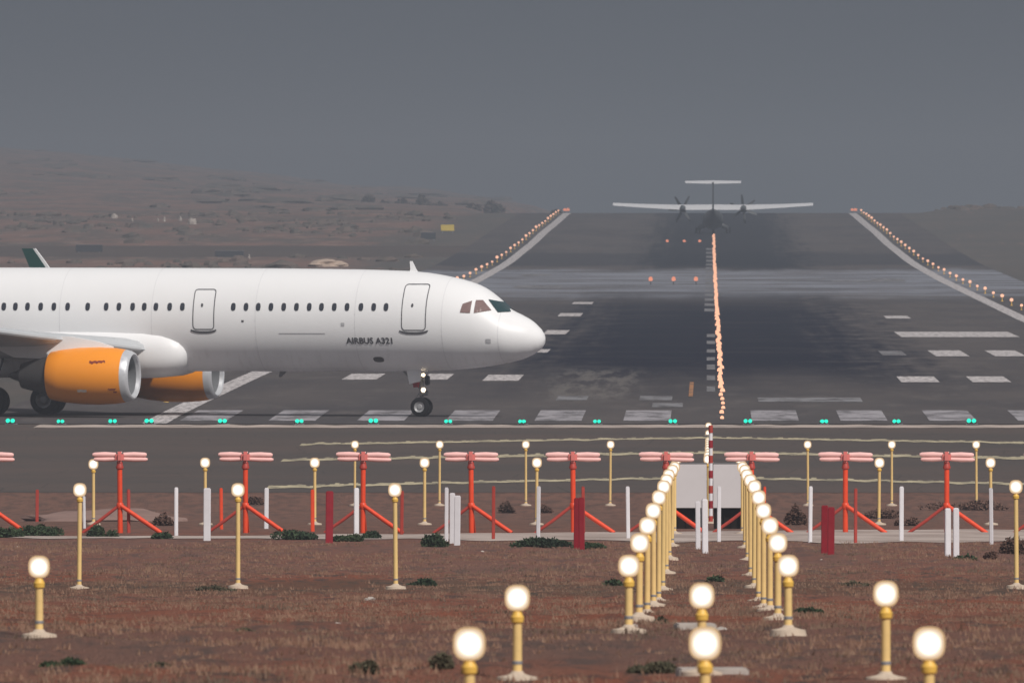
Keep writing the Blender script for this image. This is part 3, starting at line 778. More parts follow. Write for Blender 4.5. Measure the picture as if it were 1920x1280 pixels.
for (px, py, D, lab) in [(1598, 400, 3140, 'red lamp at the far end of the right edge stripe, outer one'), (1604, 400, 3140, 'red lamp at the far end of the right edge stripe, inner one'), (1059, 399, 3140, 'red lamp at the far end of the left edge stripe, inner one'), (1065, 398, 3140, 'red lamp at the far end of the left edge stripe, outer one'),
                    (1220, 540, 1850, 'leftmost orange lamp of the nearer short row on the runway'), (1263, 536, 1850, 'middle orange lamp of the nearer short row on the runway'), (1305, 533, 1850, 'right orange lamp of the nearer short row on the runway'),
                    (1251, 458, 2500, 'leftmost lamp of the farther short row on the runway'), (1283, 457, 2500, 'middle lamp of the farther short row on the runway'), (1312, 456, 2500, 'right lamp of the farther short row on the runway')]:
    r = r0 if k == 0 else copy_tree(r0); k += 1
    r.location = (X_of(px, D), D, gz(D) + .03); s = 1.25 if D > 3000 else .9; r.scale = (s, s, s * (1.0 if D != 1850 else 1.3))
    tag(r, lab, 'runway light', 'red and orange lamps far down the runway')

# ------------------------------------------------------------------ far signs and blocks
def sign(px, py, wp, hp, D, mat, lab):
    s = s_of(D); z0 = gz(D); w, h = wp / s, hp / s; zc = max(Z_of(py, D) - z0, h / 2 + .12)
    r = empty('taxiway_sign', (X_of(px, D), D, z0))
    MB().box((0, 0, zc), (w, .2, h), bev=.03).build('panel', M[mat], r)
    MB().box((0, 0, zc + h / 2 + .02), (w + .06, .26, .04)).build('frame', M['coupling'], r)
    for sx in (-1, 1): MB().box((sx * w * .38, 0, (zc - h / 2) / 2), (.09, .09, zc - h / 2 + .05)).build('leg', M['coupling'], r)
    tag(r, lab, 'sign', 'airfield signs left of the runway')
sign(803, 442, 28, 12, 2560, 'sign_d', 'small dark sign panel below left of the yellow one')
sign(839, 427, 25, 12, 2680, 'sign_y', 'blank yellow sign panel left of the runway edge')
sign(167, 467, 50, 13, 2360, 'sign_d', 'long dark sign panel above the left end of the fuselage')
sign(430, 479, 54, 11, 2285, 'sign_d', 'long dark sign low over the middle of the fuselage')
for i, (px, py, wp, hp) in enumerate([(214, 405, 14, 9), (248, 412, 4, 7), (296, 412, 4, 7), (308, 411, 5, 9), (338, 410, 7, 8), (360, 414, 18, 13), (467, 481, 5, 9)]):
    D = D_of(py + hp * .5); s = s_of(D); m = MB(); lump(m, (0, 0, 0), wp / s / 2, .5, hp / s, seed=i + 40, n1=9, n2=5)
    o = m.build('boulder', M['stone'], fixn=False); o.location = (X_of(px, D), D, gz(D) - .02)
    tag(o, ['wide pale boulder, first from the left of the far boulders', 'tiny upright pale boulder, second of the far boulders', 'slim pale boulder left of its twin on the far ground', 'slim pale boulder right of its twin on the far ground', 'pale boulder beside the largest far boulder', 'largest pale boulder on the far ground left', 'small pale boulder beside the low dark sign'][i], 'boulder', 'pale boulders on the far ground')
m = MB(); lump(m, (0, 0, 0), 2.6, 6, .34, seed=5, n1=22, n2=7); o = m.build('sand_heap', M['soil_heap'], smooth=True); D = 600; o.location = (X_of(190, D), D, gz(D) - .03); tag(o, 'low pale soil heap behind the leftmost whole antenna stand', 'soil heap')
m = MB(); lump(m, (0, 0, 0), 2.0, 3.0, .75, seed=3, n1=18, n2=6); o = m.build('sand_heap', M['sand']); D = 2150; o.location = (X_of(612, D), D, gz(D)); tag(o, 'pale sand heap showing just above the fuselage', 'sand heap')

# ------------------------------------------------------------------ the airliner
YAW = math.radians(16)
P0D = 818.0
plane = empty('airliner', (X_of(1022, P0D), P0D, gz(820) + .032), -YAW)
tag(plane, 'white twin engine airliner with orange engines crossing the runway threshold', 'airplane')
SX, SL, SZ = 43.5, 12.5, 45.3      # photo px per metre aft / sideways / up
TOP = [(0, 3.20), (.05, 3.42), (.2, 3.64), (.55, 3.97), (1.08, 4.25), (1.5, 4.42), (1.88, 4.80), (2.16, 5.04), (2.62, 5.36), (3.1, 5.55), (3.6, 5.69), (4.43, 5.86), (5.0, 5.95), (5.9, 6.02), (8, 6.08), (12, 6.12), (20, 6.14), (31, 6.14), (36, 6.10), (40, 5.95), (43.6, 5.75)]
BOT = [(0, 3.20), (.05, 2.98), (.2, 2.78), (.55, 2.54), (1.08, 2.34), (1.5, 2.24), (2.16, 2.12), (2.62, 2.05), (3.6, 1.95), (4.83, 1.89), (7, 1.86), (12, 1.85), (29, 1.85), (32, 2.1), (36, 2.9), (40, 4.1), (43.6, 5.25)]
WID = [(0, .0), (.05, .26), (.2, .50), (.55, .84), (1.08, 1.16), (1.5, 1.35), (2.16, 1.56), (2.62, 1.68), (3.6, 1.85), (4.83, 1.95), (6.5, 2.0), (29, 2.0), (32, 1.9), (36, 1.5), (40, .9), (43.6, .25)]
def _smt(T, u, w=.12):
    if u < .3 : return lerp_table(T, u)
    w = min(w + u * .05, 1.0, u * .5)
    return sum(lerp_table(T, u + w * k / 3) for k in range(-3, 4)) / 7
def fus(u):
    a, b, w = _smt(TOP, u), _smt(BOT, u), _smt(WID, u)
    return (a + b) / 2, (a - b) / 2, w
def lat(u, z):
    zc, h, w = fus(u); q = max(-1, min(1, (z - zc) / max(h, 1e-4))); return w * math.sqrt(max(0, 1 - q * q))
us = [0, .02, .06, .12, .2, .3, .42, .55, .7, .85, 1.0, 1.15, 1.3, 1.45, 1.6, 1.75, 1.9, 2.05, 2.2, 2.4, 2.6, 2.8, 3.0, 3.3, 3.6, 4, 4.5, 5, 5.5, 6, 7, 8, 10, 12, 15, 18, 22, 26, 29, 30, 31, 32, 33, 34, 35, 36, 37, 38, 39, 40, 41, 42, 43, 43.6]
NR = 64; vs = []; fs = []
for u in us:
    zc, h, w = fus(u)
    for k in range(NR):
        t = 2 * PI * k / NR; vs.append((-u, w * math.cos(t), zc + h * math.sin(t)))
for i in range(len(us) - 1):
    for k in range(NR):
        k2 = (k + 1) % NR; fs.append((i * NR + k, i * NR + k2, (i + 1) * NR + k2, (i + 1) * NR + k))
fs.append(tuple((len(us) - 1) * NR + k for k in range(NR)))
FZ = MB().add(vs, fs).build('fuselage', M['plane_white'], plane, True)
def px2uz(px, py):
    z = (777 - py) / SZ; u = (1022 - px) / SX
    for _ in range(12): u = (1022 - px - SL * lat(u, z)) / SX
    return u, z
def decal(name, polys, mat, parent, off=.012, both=True, sub=4, thick=None):
    """polys: quads of (u, z) corners; laid on the fuselage skin on the camera side and mirrored"""
    mb = MB()
    for side in ((-1, 1) if both else (-1,)):
        for q in polys:
            (a, b, c, d) = q; V = []; Fc = []; n = sub
            for i in range(n + 1):
                for j in range(n + 1):
                    s, t = i / n, j / n
                    u = (a[0] * (1 - s) + b[0] * s) * (1 - t) + (d[0] * (1 - s) + c[0] * s) * t
                    z = (a[1] * (1 - s) + b[1] * s) * (1 - t) + (d[1] * (1 - s) + c[1] * s) * t
                    zc, h, w = fus(u); l = lat(u, z); nn = Vector((0, l / (w * w + 1e-6), (z - zc) / (h * h + 1e-6))).normalized()
                    V.append((-u + (off if u < 3.2 else 0) * .6, side * (l + off * nn.y), z + off * nn.z))
            for i in range(n):
                for j in range(n): Fc.append((i * (n + 1) + j, i * (n + 1) + j + 1, (i + 1) * (n + 1) + j + 1, (i + 1) * (n + 1) + j))
            mb.add(V, Fc)
    return mb.build(name, mat, parent, False)
def rq(u0, z0, u1, z1): return ((u0, z0), (u1, z0), (u1, z1), (u0, z1))
def roundwin(u, z, w, h, n=12, off=.012, side=-1):
    V = []; 
    for k in range(n):
        t = 2 * PI * k / n; ct, st = math.cos(t), math.sin(t)
        uu = u + w / 2 * math.copysign(abs(ct) ** .75, ct); zz = z + h / 2 * math.copysign(abs(st) ** .75, st)
        V.append((-uu, side * (lat(uu, zz) + off), zz))
    V.append((-u, side * (lat(u, z) + off), z))
    return V, [(k, (k + 1) % n, n) for k in range(n)]
wpx = [724, 701, 677, 651, 627, 603, 580, 556, 532, 508, 484, 461, 437, 341, 317, 291, 269, 247, 221, 197, 162, 124, 98, 73, 48, 25, 3]
wu = [(1022 - SL * 2.0 - p) / SX for p in wpx]
u = wu[-1] + .533
while u < 36: 
    if not (27.2 < u < 28.4): wu.append(u)
    u += .533
for side in (-1, 1):
    for u in wu:
        V, Fc = roundwin(u, 4.53, .205, .335, side=side)
        MB().add(V, Fc).build('cabin_window', M['pax_glass'], plane)
def door(px0, px1, yt, yb, lean=0):
    cx = (px0 + px1) / 2; z1, z0 = (777 - yt) / SZ, (777 - yb) / SZ
    uc = (1022 - SL * 1.99 - cx) / SX; w = (px1 - px0) / SX * .96; a, b = uc - w / 2, uc + w / 2; t = .038; r = .12
    for side in (-1, 1):
        mb = MB(); pts = []
        for (cu, cz, a0) in ((b - r, z1 - r, 0), (a + r, z1 - r, 90), (a + r, z0 + r * 1.4, 180), (b - r, z0 + r * 1.4, 270)):
            for k in range(5):
                th = math.radians(a0 + 22.5 * k); pts.append((cu + r * math.cos(th), cz + (r if a0 < 180 else r * 1.4) * math.sin(th), math.cos(th), math.sin(th)))
        # denser along the tall sides
        dp = []
        for i in range(len(pts)):
            p, q = pts[i], pts[(i + 1) % len(pts)]; n = max(1, int(math.hypot(p[0] - q[0], p[1] - q[1]) / .15))
            for k in range(n): dp.append(tuple(p[j] + (q[j] - p[j]) * k / n for j in range(4)))
        V = []
        for (uu, zz, cu, su) in dp:
            for o in (-t / 2, t / 2):
                U, Z = uu + cu * o, zz + su * o; zc, h, w_ = fus(U); l = lat(U, Z)
                V.append((-U, side * (l + .012), Z))
        n = len(dp); Fc = [(2 * i, 2 * i + 1, 2 * ((i + 1) % n) + 1, 2 * ((i + 1) % n)) for i in range(n)]
        d = mb.add(V, Fc).build('door', M['seam'], plane)
        # small porthole
        V, Fc = roundwin(uc + (.08 if side < 0 else .08), 4.60, .10, .16, side=side, n=8); MB().add(V, Fc).build('porthole', M['seam'], d)
        sl = MB(); V = []
        N = 12
        for i in range(N + 1):
            U = a - .10 + (w + .20) * i / N; e = .10 * (2 * abs(i / N - .5)) ** 3
            for zz in (z0 - .165 + e, z0 - .075 + e * .8): V.append((-U, side * (lat(U, zz) + .025), zz))
        sl.add(V, [(2 * i, 2 * i + 1, 2 * i + 3, 2 * i + 2) for i in range(N)]); sl.build('sill', M['seam'], d)
door(753, 799, 529, 615); door(361, 402, 539, 614)
# flight deck windows (photo corners)
def pxq(*c): return tuple(px2uz(*p) for p in c)
fd1 = [pxq((863, 582), (882, 583), (886, 560), (868, 566))]
fd2 = [pxq((889, 583), (922, 578), (906, 559), (893, 559))]
fd3 = [pxq((934, 582), (958, 581), (944, 563), (916, 558))]
for q, mt in ((fd1, 'cab_glass'), (fd2, 'cab_glass')):
    for sd in (0, 1):
        d = decal('flight_deck_window', q, M[mt], plane, off=.02, both=False, sub=6)
        if sd: d.scale = (1, -1, 1)
for sd in (0, 1):
    d = decal('windshield', fd3, M['green_glass'], plane, off=.03, both=False, sub=8)
    if sd: d.scale = (1, -1, 1)
# lettering
cu = bpy.data.curves.new('lettering', 'FONT'); cu.body = 'AIRBUS A321'; cu.size = 1.0; cu.resolution_u = 3; cu.space_character = 1.02; cu.offset = .03
to = bpy.data.objects.new('lettering', cu); COL.objects.link(to)
bpy.context.view_layer.update()
me = bpy.data.meshes.new_from_object(to.evaluated_get(bpy.context.evaluated_depsgraph_get())); bpy.data.objects.remove(to)
xs = [v.co.x for v in me.vertices]; ys = [v.co.y for v in me.vertices]; wx = max(xs) - min(xs)
uL, zB = (1022 - SL * 1.9 - 649) / SX, (777 - 641) / SZ; uR = (1022 - SL * 1.9 - 736) / SX; sx = (uL - uR) / wx; sz = .27 / (max(ys) - min(ys))
bm = bmesh.new(); bm.from_mesh(me)
bmesh.ops.subdivide_edges(bm, edges=[e for e in bm.edges if e.calc_length() > .25], cuts=2)
for v in bm.verts:
    U = uL - (v.co.x - min(xs)) * sx; Z = zB + (v.co.y - min(ys)) * sz
    v.co = Vector((-U, -(lat(U, Z) + .014), Z))
bm.to_mesh(me); bm.free(); me.name = 'lettering'
link('lettering', me, M['text'], plane)
# small marks and panels on the skin
decal('cargo_door_seam', [rq(10.9, 3.42, 8.9, 3.45)], M['soft_seam'], plane, both=False)
decal('static_port', [rq(2.02 - .1, 3.22, 2.02 + .1, 3.05)], M['soft_seam'], plane)
for side in (-1, 1):
    V, Fc = roundwin(6.78, 2.36, .46, .22, side=side, n=16); MB().add(V, Fc).build('drain_panel', M['nozzle'], plane)
decal('service_port', [rq(8.05, 3.88, 8.2, 3.74)], M['soft_seam'], plane)
decal('small_port', [rq(12.4, 3.98, 12.5, 3.90)], M['seam'], plane)
for U in (1.62, 3.9, 7.6, 11.9, 16.4, 20.4, 24.6, 28.9, 32.4):
    V = []; N = 48
    for k in range(N):
        th = 2 * PI * k / N
        for d in (0, .022):
            zc, h, w = fus(U + d); V.append((-(U + d), (w + .006) * math.cos(th), zc + (h + .006) * math.sin(th)))
    MB().add(V, [(2 * k, 2 * k + 1, 2 * ((k + 1) % N) + 1, 2 * ((k + 1) % N)) for k in range(N)]).build('skin_seam', M['skin_seam'], plane)
# blade antenna
def plate(name, pts, th, mat, parent):   # pts in (x,z), swept plate of some thickness
    n = len(pts); V = [(x, -th / 2, z) for x, z in pts] + [(x, th / 2, z) for x, z in pts]
    Fc = [tuple(range(n)), tuple(range(2 * n - 1, n - 1, -1))] + [(i, (i + 1) % n, n + (i + 1) % n, n + i) for i in range(n)]
    return MB().add(V, Fc).build(name, mat, parent)
plate('blade_antenna', [(-5.45, 5.95), (-5.55, 6.08), (-5.72, 6.42), (-5.83, 6.42), (-5.80, 6.1), (-5.85, 5.95)], .05, M['plane_white'], plane)
plate('belly_antenna', [(-11.1, 1.90), (-11.4, 1.62), (-11.5, 1.62), (-11.45, 1.9)], .04, M['gear'], plane)
# belly fairing
sec = [(15.0, 1.30, .04), (15.04, 1.58, .30), (15.12, 1.76, .50), (15.3, 1.93, .70), (15.6, 2.05, .86), (16.0, 2.15, .97), (16.8, 2.25, 1.05), (18.5, 2.32, 1.08), (22, 2.34, 1.08), (25.5, 2.24, 1.02), (28, 1.8, .75), (30, .9, .3)]
V = []; Fc = []; n = 32
for (u, w, h) in sec:
    for k in range(n):
        t = 2 * PI * k / n; c, s = math.cos(t), math.sin(t)
        V.append((-u, w * math.copysign(abs(c) ** .38, c), 2.62 + h * math.copysign(abs(s) ** .95, s)))
for i in range(len(sec) - 1):
    for k in range(n): Fc.append((i * n + k, i * n + (k + 1) % n, (i + 1) * n + (k + 1) % n, (i + 1) * n + k))
Fc.append(tuple(range(n)))
MB().add(V, Fc).build('belly_fairing', M['plane_white'], plane, True)
# wings
AF = [(0, 0), (.012, .030), (.05, .058), (.15, .085), (.3, .10), (.45, .097), (.6, .08), (.75, .055), (.9, .024), (1, .004), (1, -.004), (.9, -.014), (.7, -.032), (.5, -.044), (.3, -.048), (.12, -.040), (.03, -.024)]
def wing(name, secs, mat, parent, vertical=False, thick=1.0):
    V = []; Fc = []; n = len(AF)
    for (u, l, z, ch, tw, tk) in secs:
        for (a, b) in AF:
            x, h = a * ch, b * ch * tk
            x2, h2 = x * math.cos(tw) + h * math.sin(tw), h * math.cos(tw) - x * math.sin(tw)
            V.append((-(u + x2), l, z + h2) if not vertical else (-(u + x), l + h, z))
    for i in range(len(secs) - 1):
        for k in range(n): Fc.append((i * n + k, i * n + (k + 1) % n, (i + 1) * n + (k + 1) % n, (i + 1) * n + k))
    Fc.append(tuple(range(n))); Fc.append(tuple((len(secs) - 1) * n + k for k in range(n)))
    return MB().add(V, Fc).build(name, mat, parent, True)
def wl(l):   # wing leading edge, height
    a = abs(l); return 16.4 + .645 * (a - 1.9), 2.72 + .108 * (a - 1.9) + .0013 * (a - 1.9) ** 2
def wing_of(side):
    S = []
    for a, ch, tk in ((1.2, 7.0, 1.0), (1.9, 6.6, 1.0), (4.0, 5.2, 1.0), (6.4, 3.9, .95), (10, 3.0, .9), (14, 2.1, .85), (16.6, 1.55, .8)):
        u, z = wl(a); S.append((u, side * a, z, ch, math.radians(3.5 - a * .15), tk))
    w = wing('wing', S, M['wing'], plane)
    u, z = wl(16.6)
    # slats: bright metal leading edge strips
    for a0, a1 in ((2.6, 5.2), (6.4, 11.4), (11.5, 16.2)):
        V = []; Fc = []; N = 4
        pr = [(-.14, -.10), (-.20, -.03), (-.19, .05), (-.08, .13), (.10, .19)]
        for i in range(N + 1):
            a = a0 + (a1 - a0) * i / N; uu, zz = wl(a)
            for (dx, dz) in pr: V.append((-(uu + dx), side * a, zz + dz))
        m = len(pr)
        for i in range(N):
            for j in range(m - 1): Fc.append((i * m + j, i * m + j + 1, (i + 1) * m + j + 1, (i + 1) * m + j))
        o = MB().add(V, Fc).build('slat', M['silver' if a0 > 100 else 'wing'], w, True)
    for a in (4.6, 8.2, 12.0):
        uu, zz = wl(a); ch = 5.2 if a < 5 else 3.5 if a < 9 else 2.6
        m = MB(); m.lathe([(-.1, .02), (-.5, .16), (-1.4, .24), (-2.4, .20), (-3.2, .08), (-3.5, .01)], axis='x', c=(-(uu + ch * .45), side * a, zz - .32), n=12); m.build('flap_fairing', M['wing'], w, True)
    # sharklet
    N = 6; V = []; Fc = []
    S = []
    for i in range(N + 1):
        t = i / N; ang = math.radians(80) * min(1, t * 2.2)
        S.append((t, ang))
    pu, pl, pz = u, 16.6, z; wlv = []
    for i in range(9):
        t = i / 8; ang = math.radians(12 + 66 * min(1, t * 2.5)); step = .36
        ch = 1.55 - .95 * t
        wlv.append((pu, pl, pz, ch))
        pl += step * math.cos(ang); pz += step * math.sin(ang); pu += .20 + .12 * t
    for nm, m0, f0, f1, th in (('winglet', 'dgreen', .16, 1.0, .05), ('winglet_edge', 'plane_white', -.02, .165, .065)):
        V = []; Fc = []
        for (a, b, c, ch) in wlv:
            for (f, o) in ((f0, -th), (f1, -th * .5), (f1, th * .5), (f0, th)): V.append((-(a + ch * f), side * (b + o), c))
        for i in range(len(wlv) - 1):
            for k in range(4): Fc.append((i * 4 + k, i * 4 + (k + 1) % 4, (i + 1) * 4 + (k + 1) % 4, (i + 1) * 4 + k))
        Fc.append((0, 1, 2, 3)); Fc.append(tuple((len(wlv) - 1) * 4 + k for k in range(4)))
        MB().add(V, Fc).build(nm, M[m0], w)
for sd in (-1, 1): wing_of(sd)
# engines
def engine(side):
    l = side * 5.75; zc = 1.70; u0 = 15.95
    c = (-u0, l, zc)
    e = MB().lathe([(-.34, 1.085), (-.8, 1.15), (-1.5, 1.19), (-2.3, 1.17), (-3.0, 1.10), (-3.55, 1.0), (-3.60, .96), (-3.55, .90)], axis='x', c=c, n=48).build('engine', M['cowl'], plane, True)
    MB().lathe([(-.345, 1.083), (-.15, 1.03), (-.03, .96), (.0, .90), (-.04, .84), (-.18, .80)], axis='x', c=c, n=48).build('intake_lip', M['silver'], e, True)
    MB().lathe([(-.18, .80), (-.5, .82), (-1.1, .86)], axis='x', c=c, n=48).build('intake_duct', M['duct'], e, True)
    f = MB(); f.lathe([(-1.08, .86), (-1.08, .25)], axis='x', c=c, n=40)
    for k in range(24):
        t = 2 * PI * k / 24; d = Vector((0, math.cos(t), math.sin(t))); p = Vector((0, -math.sin(t), math.cos(t)))
        a = Vector(c) + Vector((-1.0, 0, 0)); f.add([a + d * .25, a + d * .84 - p * .02, a + d * .84 + p * .11 + Vector((-.06, 0, 0)), a + d * .25 + p * .04 + Vector((-.06, 0, 0))], [(0, 1, 2, 3)])
    f.build('fan', M['fan'], e, fixn=False)
    MB().lathe([(-.55, .001), (-.62, .08), (-.8, .18), (-1.05, .27)], axis='x', c=c, n=24).build('spinner', M['fan'], e, True)
    MB().lathe([(-3.4, .86), (-3.62, .84), (-4.3, .66), (-4.85, .52), (-4.83, .48), (-4.4, .5)], axis='x', c=c, n=36).build('nozzle', M['nozzle'], e, True)
    MB().lathe([(-4.4, .40), (-4.9, .28), (-5.3, .14), (-5.5, .01)], axis='x', c=c, n=24).build('exhaust_cone', M['nozzle'], e, True)
    # pylon
    py = MB(); V = []; Fc = []
    for (x, zb, zt, w) in ((-.9, 1.12, 1.20, .05), (-1.6, 1.10, 1.42, .16), (-2.8, 1.0, 1.62, .20), (-3.9, .7, 1.66, .18), (-5.2, .75, 1.45, .10), (-6.2, 1.2, 1.40, .03)):
        for (yy, zz) in ((-w, zb), (w, zb), (w * .8, zt), (-w * .8, zt)): V.append((c[0] + x, l + yy, zc + zz))
    for i in range(5):
        for k in range(4): Fc.append((i * 4 + k, i * 4 + (k + 1) % 4, (i + 1) * 4 + (k + 1) % 4, (i + 1) * 4 + k))
    Fc += [(0, 1, 2, 3), (20, 21, 22, 23)]
    py.add(V, Fc).build('pylon', M['plane_white'], e, True)
    MB().box((c[0] - 3.75, l, zc + 1.02), (.9, .3, .12), bev=.03).build('rear_fillet', M['cowl'], e)
    def rr(x):
        return lerp_table([(.34, 1.085), (.8, 1.15), (1.5, 1.19), (2.3, 1.17), (3.0, 1.10), (3.55, 1.0)], x)
    def cdec(name, x0, x1, a0, a1, mat, rag=0):   # angle a from the horizontal on the outer side
        V = []; Fc = []; N = 10
        for i in range(N + 1):
            x = x0 + (x1 - x0) * i / N; R = rr(x) + .012; rg = rag * noise.noise(Vector((i * 1.7, a0, 3)))
            for a in (a0 + rg, a1 + rg * .6): t = math.radians(a); V.append((c[0] - x, l + side * R * math.cos(t), zc + R * math.sin(t)))
        MB().add(V, [(2 * i, 2 * i + 1, 2 * i + 3, 2 * i + 2) for i in range(N)]).build(name, M[mat], e)
    cdec('cowl_script', .95, 1.62, 27, 32, 'mark_red', 6)
    cdec('cowl_sticker', 1.75, 2.15, -34, -28, 'mark_white', 3)
    cdec('latch_mark', .50, .82, -30, -27, 'mark_red', 4)
    cdec('latch_mark', .48, .62, -38, -34, 'mark_red', 4)
    for x in (1.28, 2.5): cdec('cowl_seam', x, x + .018, -85, 85, 'cowl_dark')
M['cowl_dark'] = paint('cowl_seam', (.55, .17, .015), .5)
for sd in (-1, 1): engine(sd)
# gear
def wheel(name, c, r, w, parent):
    wh = MB().lathe([(-w / 2, r * .55), (-w / 2 * .98, r * .8), (-w / 2 * .7, r * .96), (0, r), (w / 2 * .7, r * .96), (w / 2 * .98, r * .8), (w / 2, r * .55)], axis='y', c=c, n=32).build('tyre', M['tyre'], parent, True)
    MB().lathe([(-w / 2 * .95, r * .56), (-w / 2 * .8, r * .48), (-w / 2 * .5, r * .30), (-w / 2 * .9, r * .22), (-w / 2 * .95, .001)], axis='y', c=c, n=24).build('rim', M['rim'], wh, True)
    MB().lathe([(w / 2 * .95, r * .56), (w / 2 * .8, r * .48), (w / 2 * .5, r * .30), (w / 2 * .9, r * .22), (w / 2 * .95, .001)], axis='y', c=c, n=24).build('rim', M['rim'], wh, True)
ng = 5.32
gear = MB(); gear.tube([(-ng - .05, 0, 2.1), (-ng, 0, 1.1), (-ng, 0, .42)], [.10, .095, .07], n=14); gear.tube([(-ng, -.30, .40), (-ng, .30, .40)], .06, n=10)
gear.tube([(-ng - .9, 0, 2.0), (-ng - .05, 0, 1.15)], .045, n=8); gear.tube([(-ng - .12, 0, .95), (-ng - .28, 0, .72), (-ng - .08, 0, .5)], .03, n=8)
gear.box((-ng + .16, 0, .98), (.18, .30, .22), bev=.03)
gp = gear.build('nose_gear', M['gear'], plane, True)
for y in (-.25, .25): wheel('w', (-ng, y, .40), .40, .23, gp)
for y in (-.36, .36):
    plate_o = plate('gear_door', [(-ng - .55, 1.95), (-ng + .1, 1.95), (-ng + .05, 1.45), (-ng - .42, 1.35)], .03, M['plane_white'], gp); plate_o.location.y = y
pl = plate('red_tag', [(-ng - .36, 1.46), (-ng - .05, 1.46), (-ng - .08, 1.22), (-ng - .30, 1.20)], .08, M['red'], gp); pl.location.y = -.14
MB().box((-ng + .26, -.05, 1.5), (.16, .3, .42), bev=.04).build('steering_box', M['fan'], gp)
for zz, ss in ((1.72, .075), (1.10, .095)):
    m = MB(); m.lathe([(0, .001), (.02, ss), (-.05, ss * .9), (-.12, .02)], axis='x', c=(0, 0, 0), n=14); o = m.build('taxi_light', M['taxi_glow'], gp, True); o.location = (-ng + .13, -.18, zz); o.rotation_euler = (0, 0, math.radians(-40))
for sd in (-1, 1):
    L = 3.8 * sd; mu = ng + 17.45
    g_ = MB(); g_.tube([(-mu + .1, L, 2.9), (-mu, L, .58)], [.16, .13], n=14); g_.tube([(-mu, L - .48, .60), (-mu, L + .48, .60)], .09, n=10); g_.tube([(-mu, L * .55, 2.5), (-mu, L, 1.1)], .06, n=8)
    g_.box((-mu - .05, L + sd * .32, 1.75), (.95, .05, 1.3), bev=.015)
    gg = g_.build('main_gear', M['gear'], plane, True)
    for y in (-.46, .46): wheel('w', (-mu, L + y, .62), .62, .44, gg)
# tail
wing('fin', [(36.2, 0, 5.9, 6.2, 0, .9), (37.6, 0, 7.5, 5.0, 0, .9), (41.6, 0, 12.1, 2.1, 0, .9)], M['plane_white'], plane, vertical=True)
for sd in (-1, 1):
    wing('tailplane', [(38.2, sd * .4, 5.3, 3.9, 0, .9), (41.8, sd * 6.2, 5.9, 1.5, 0, .9)], M['plane_white'], plane)

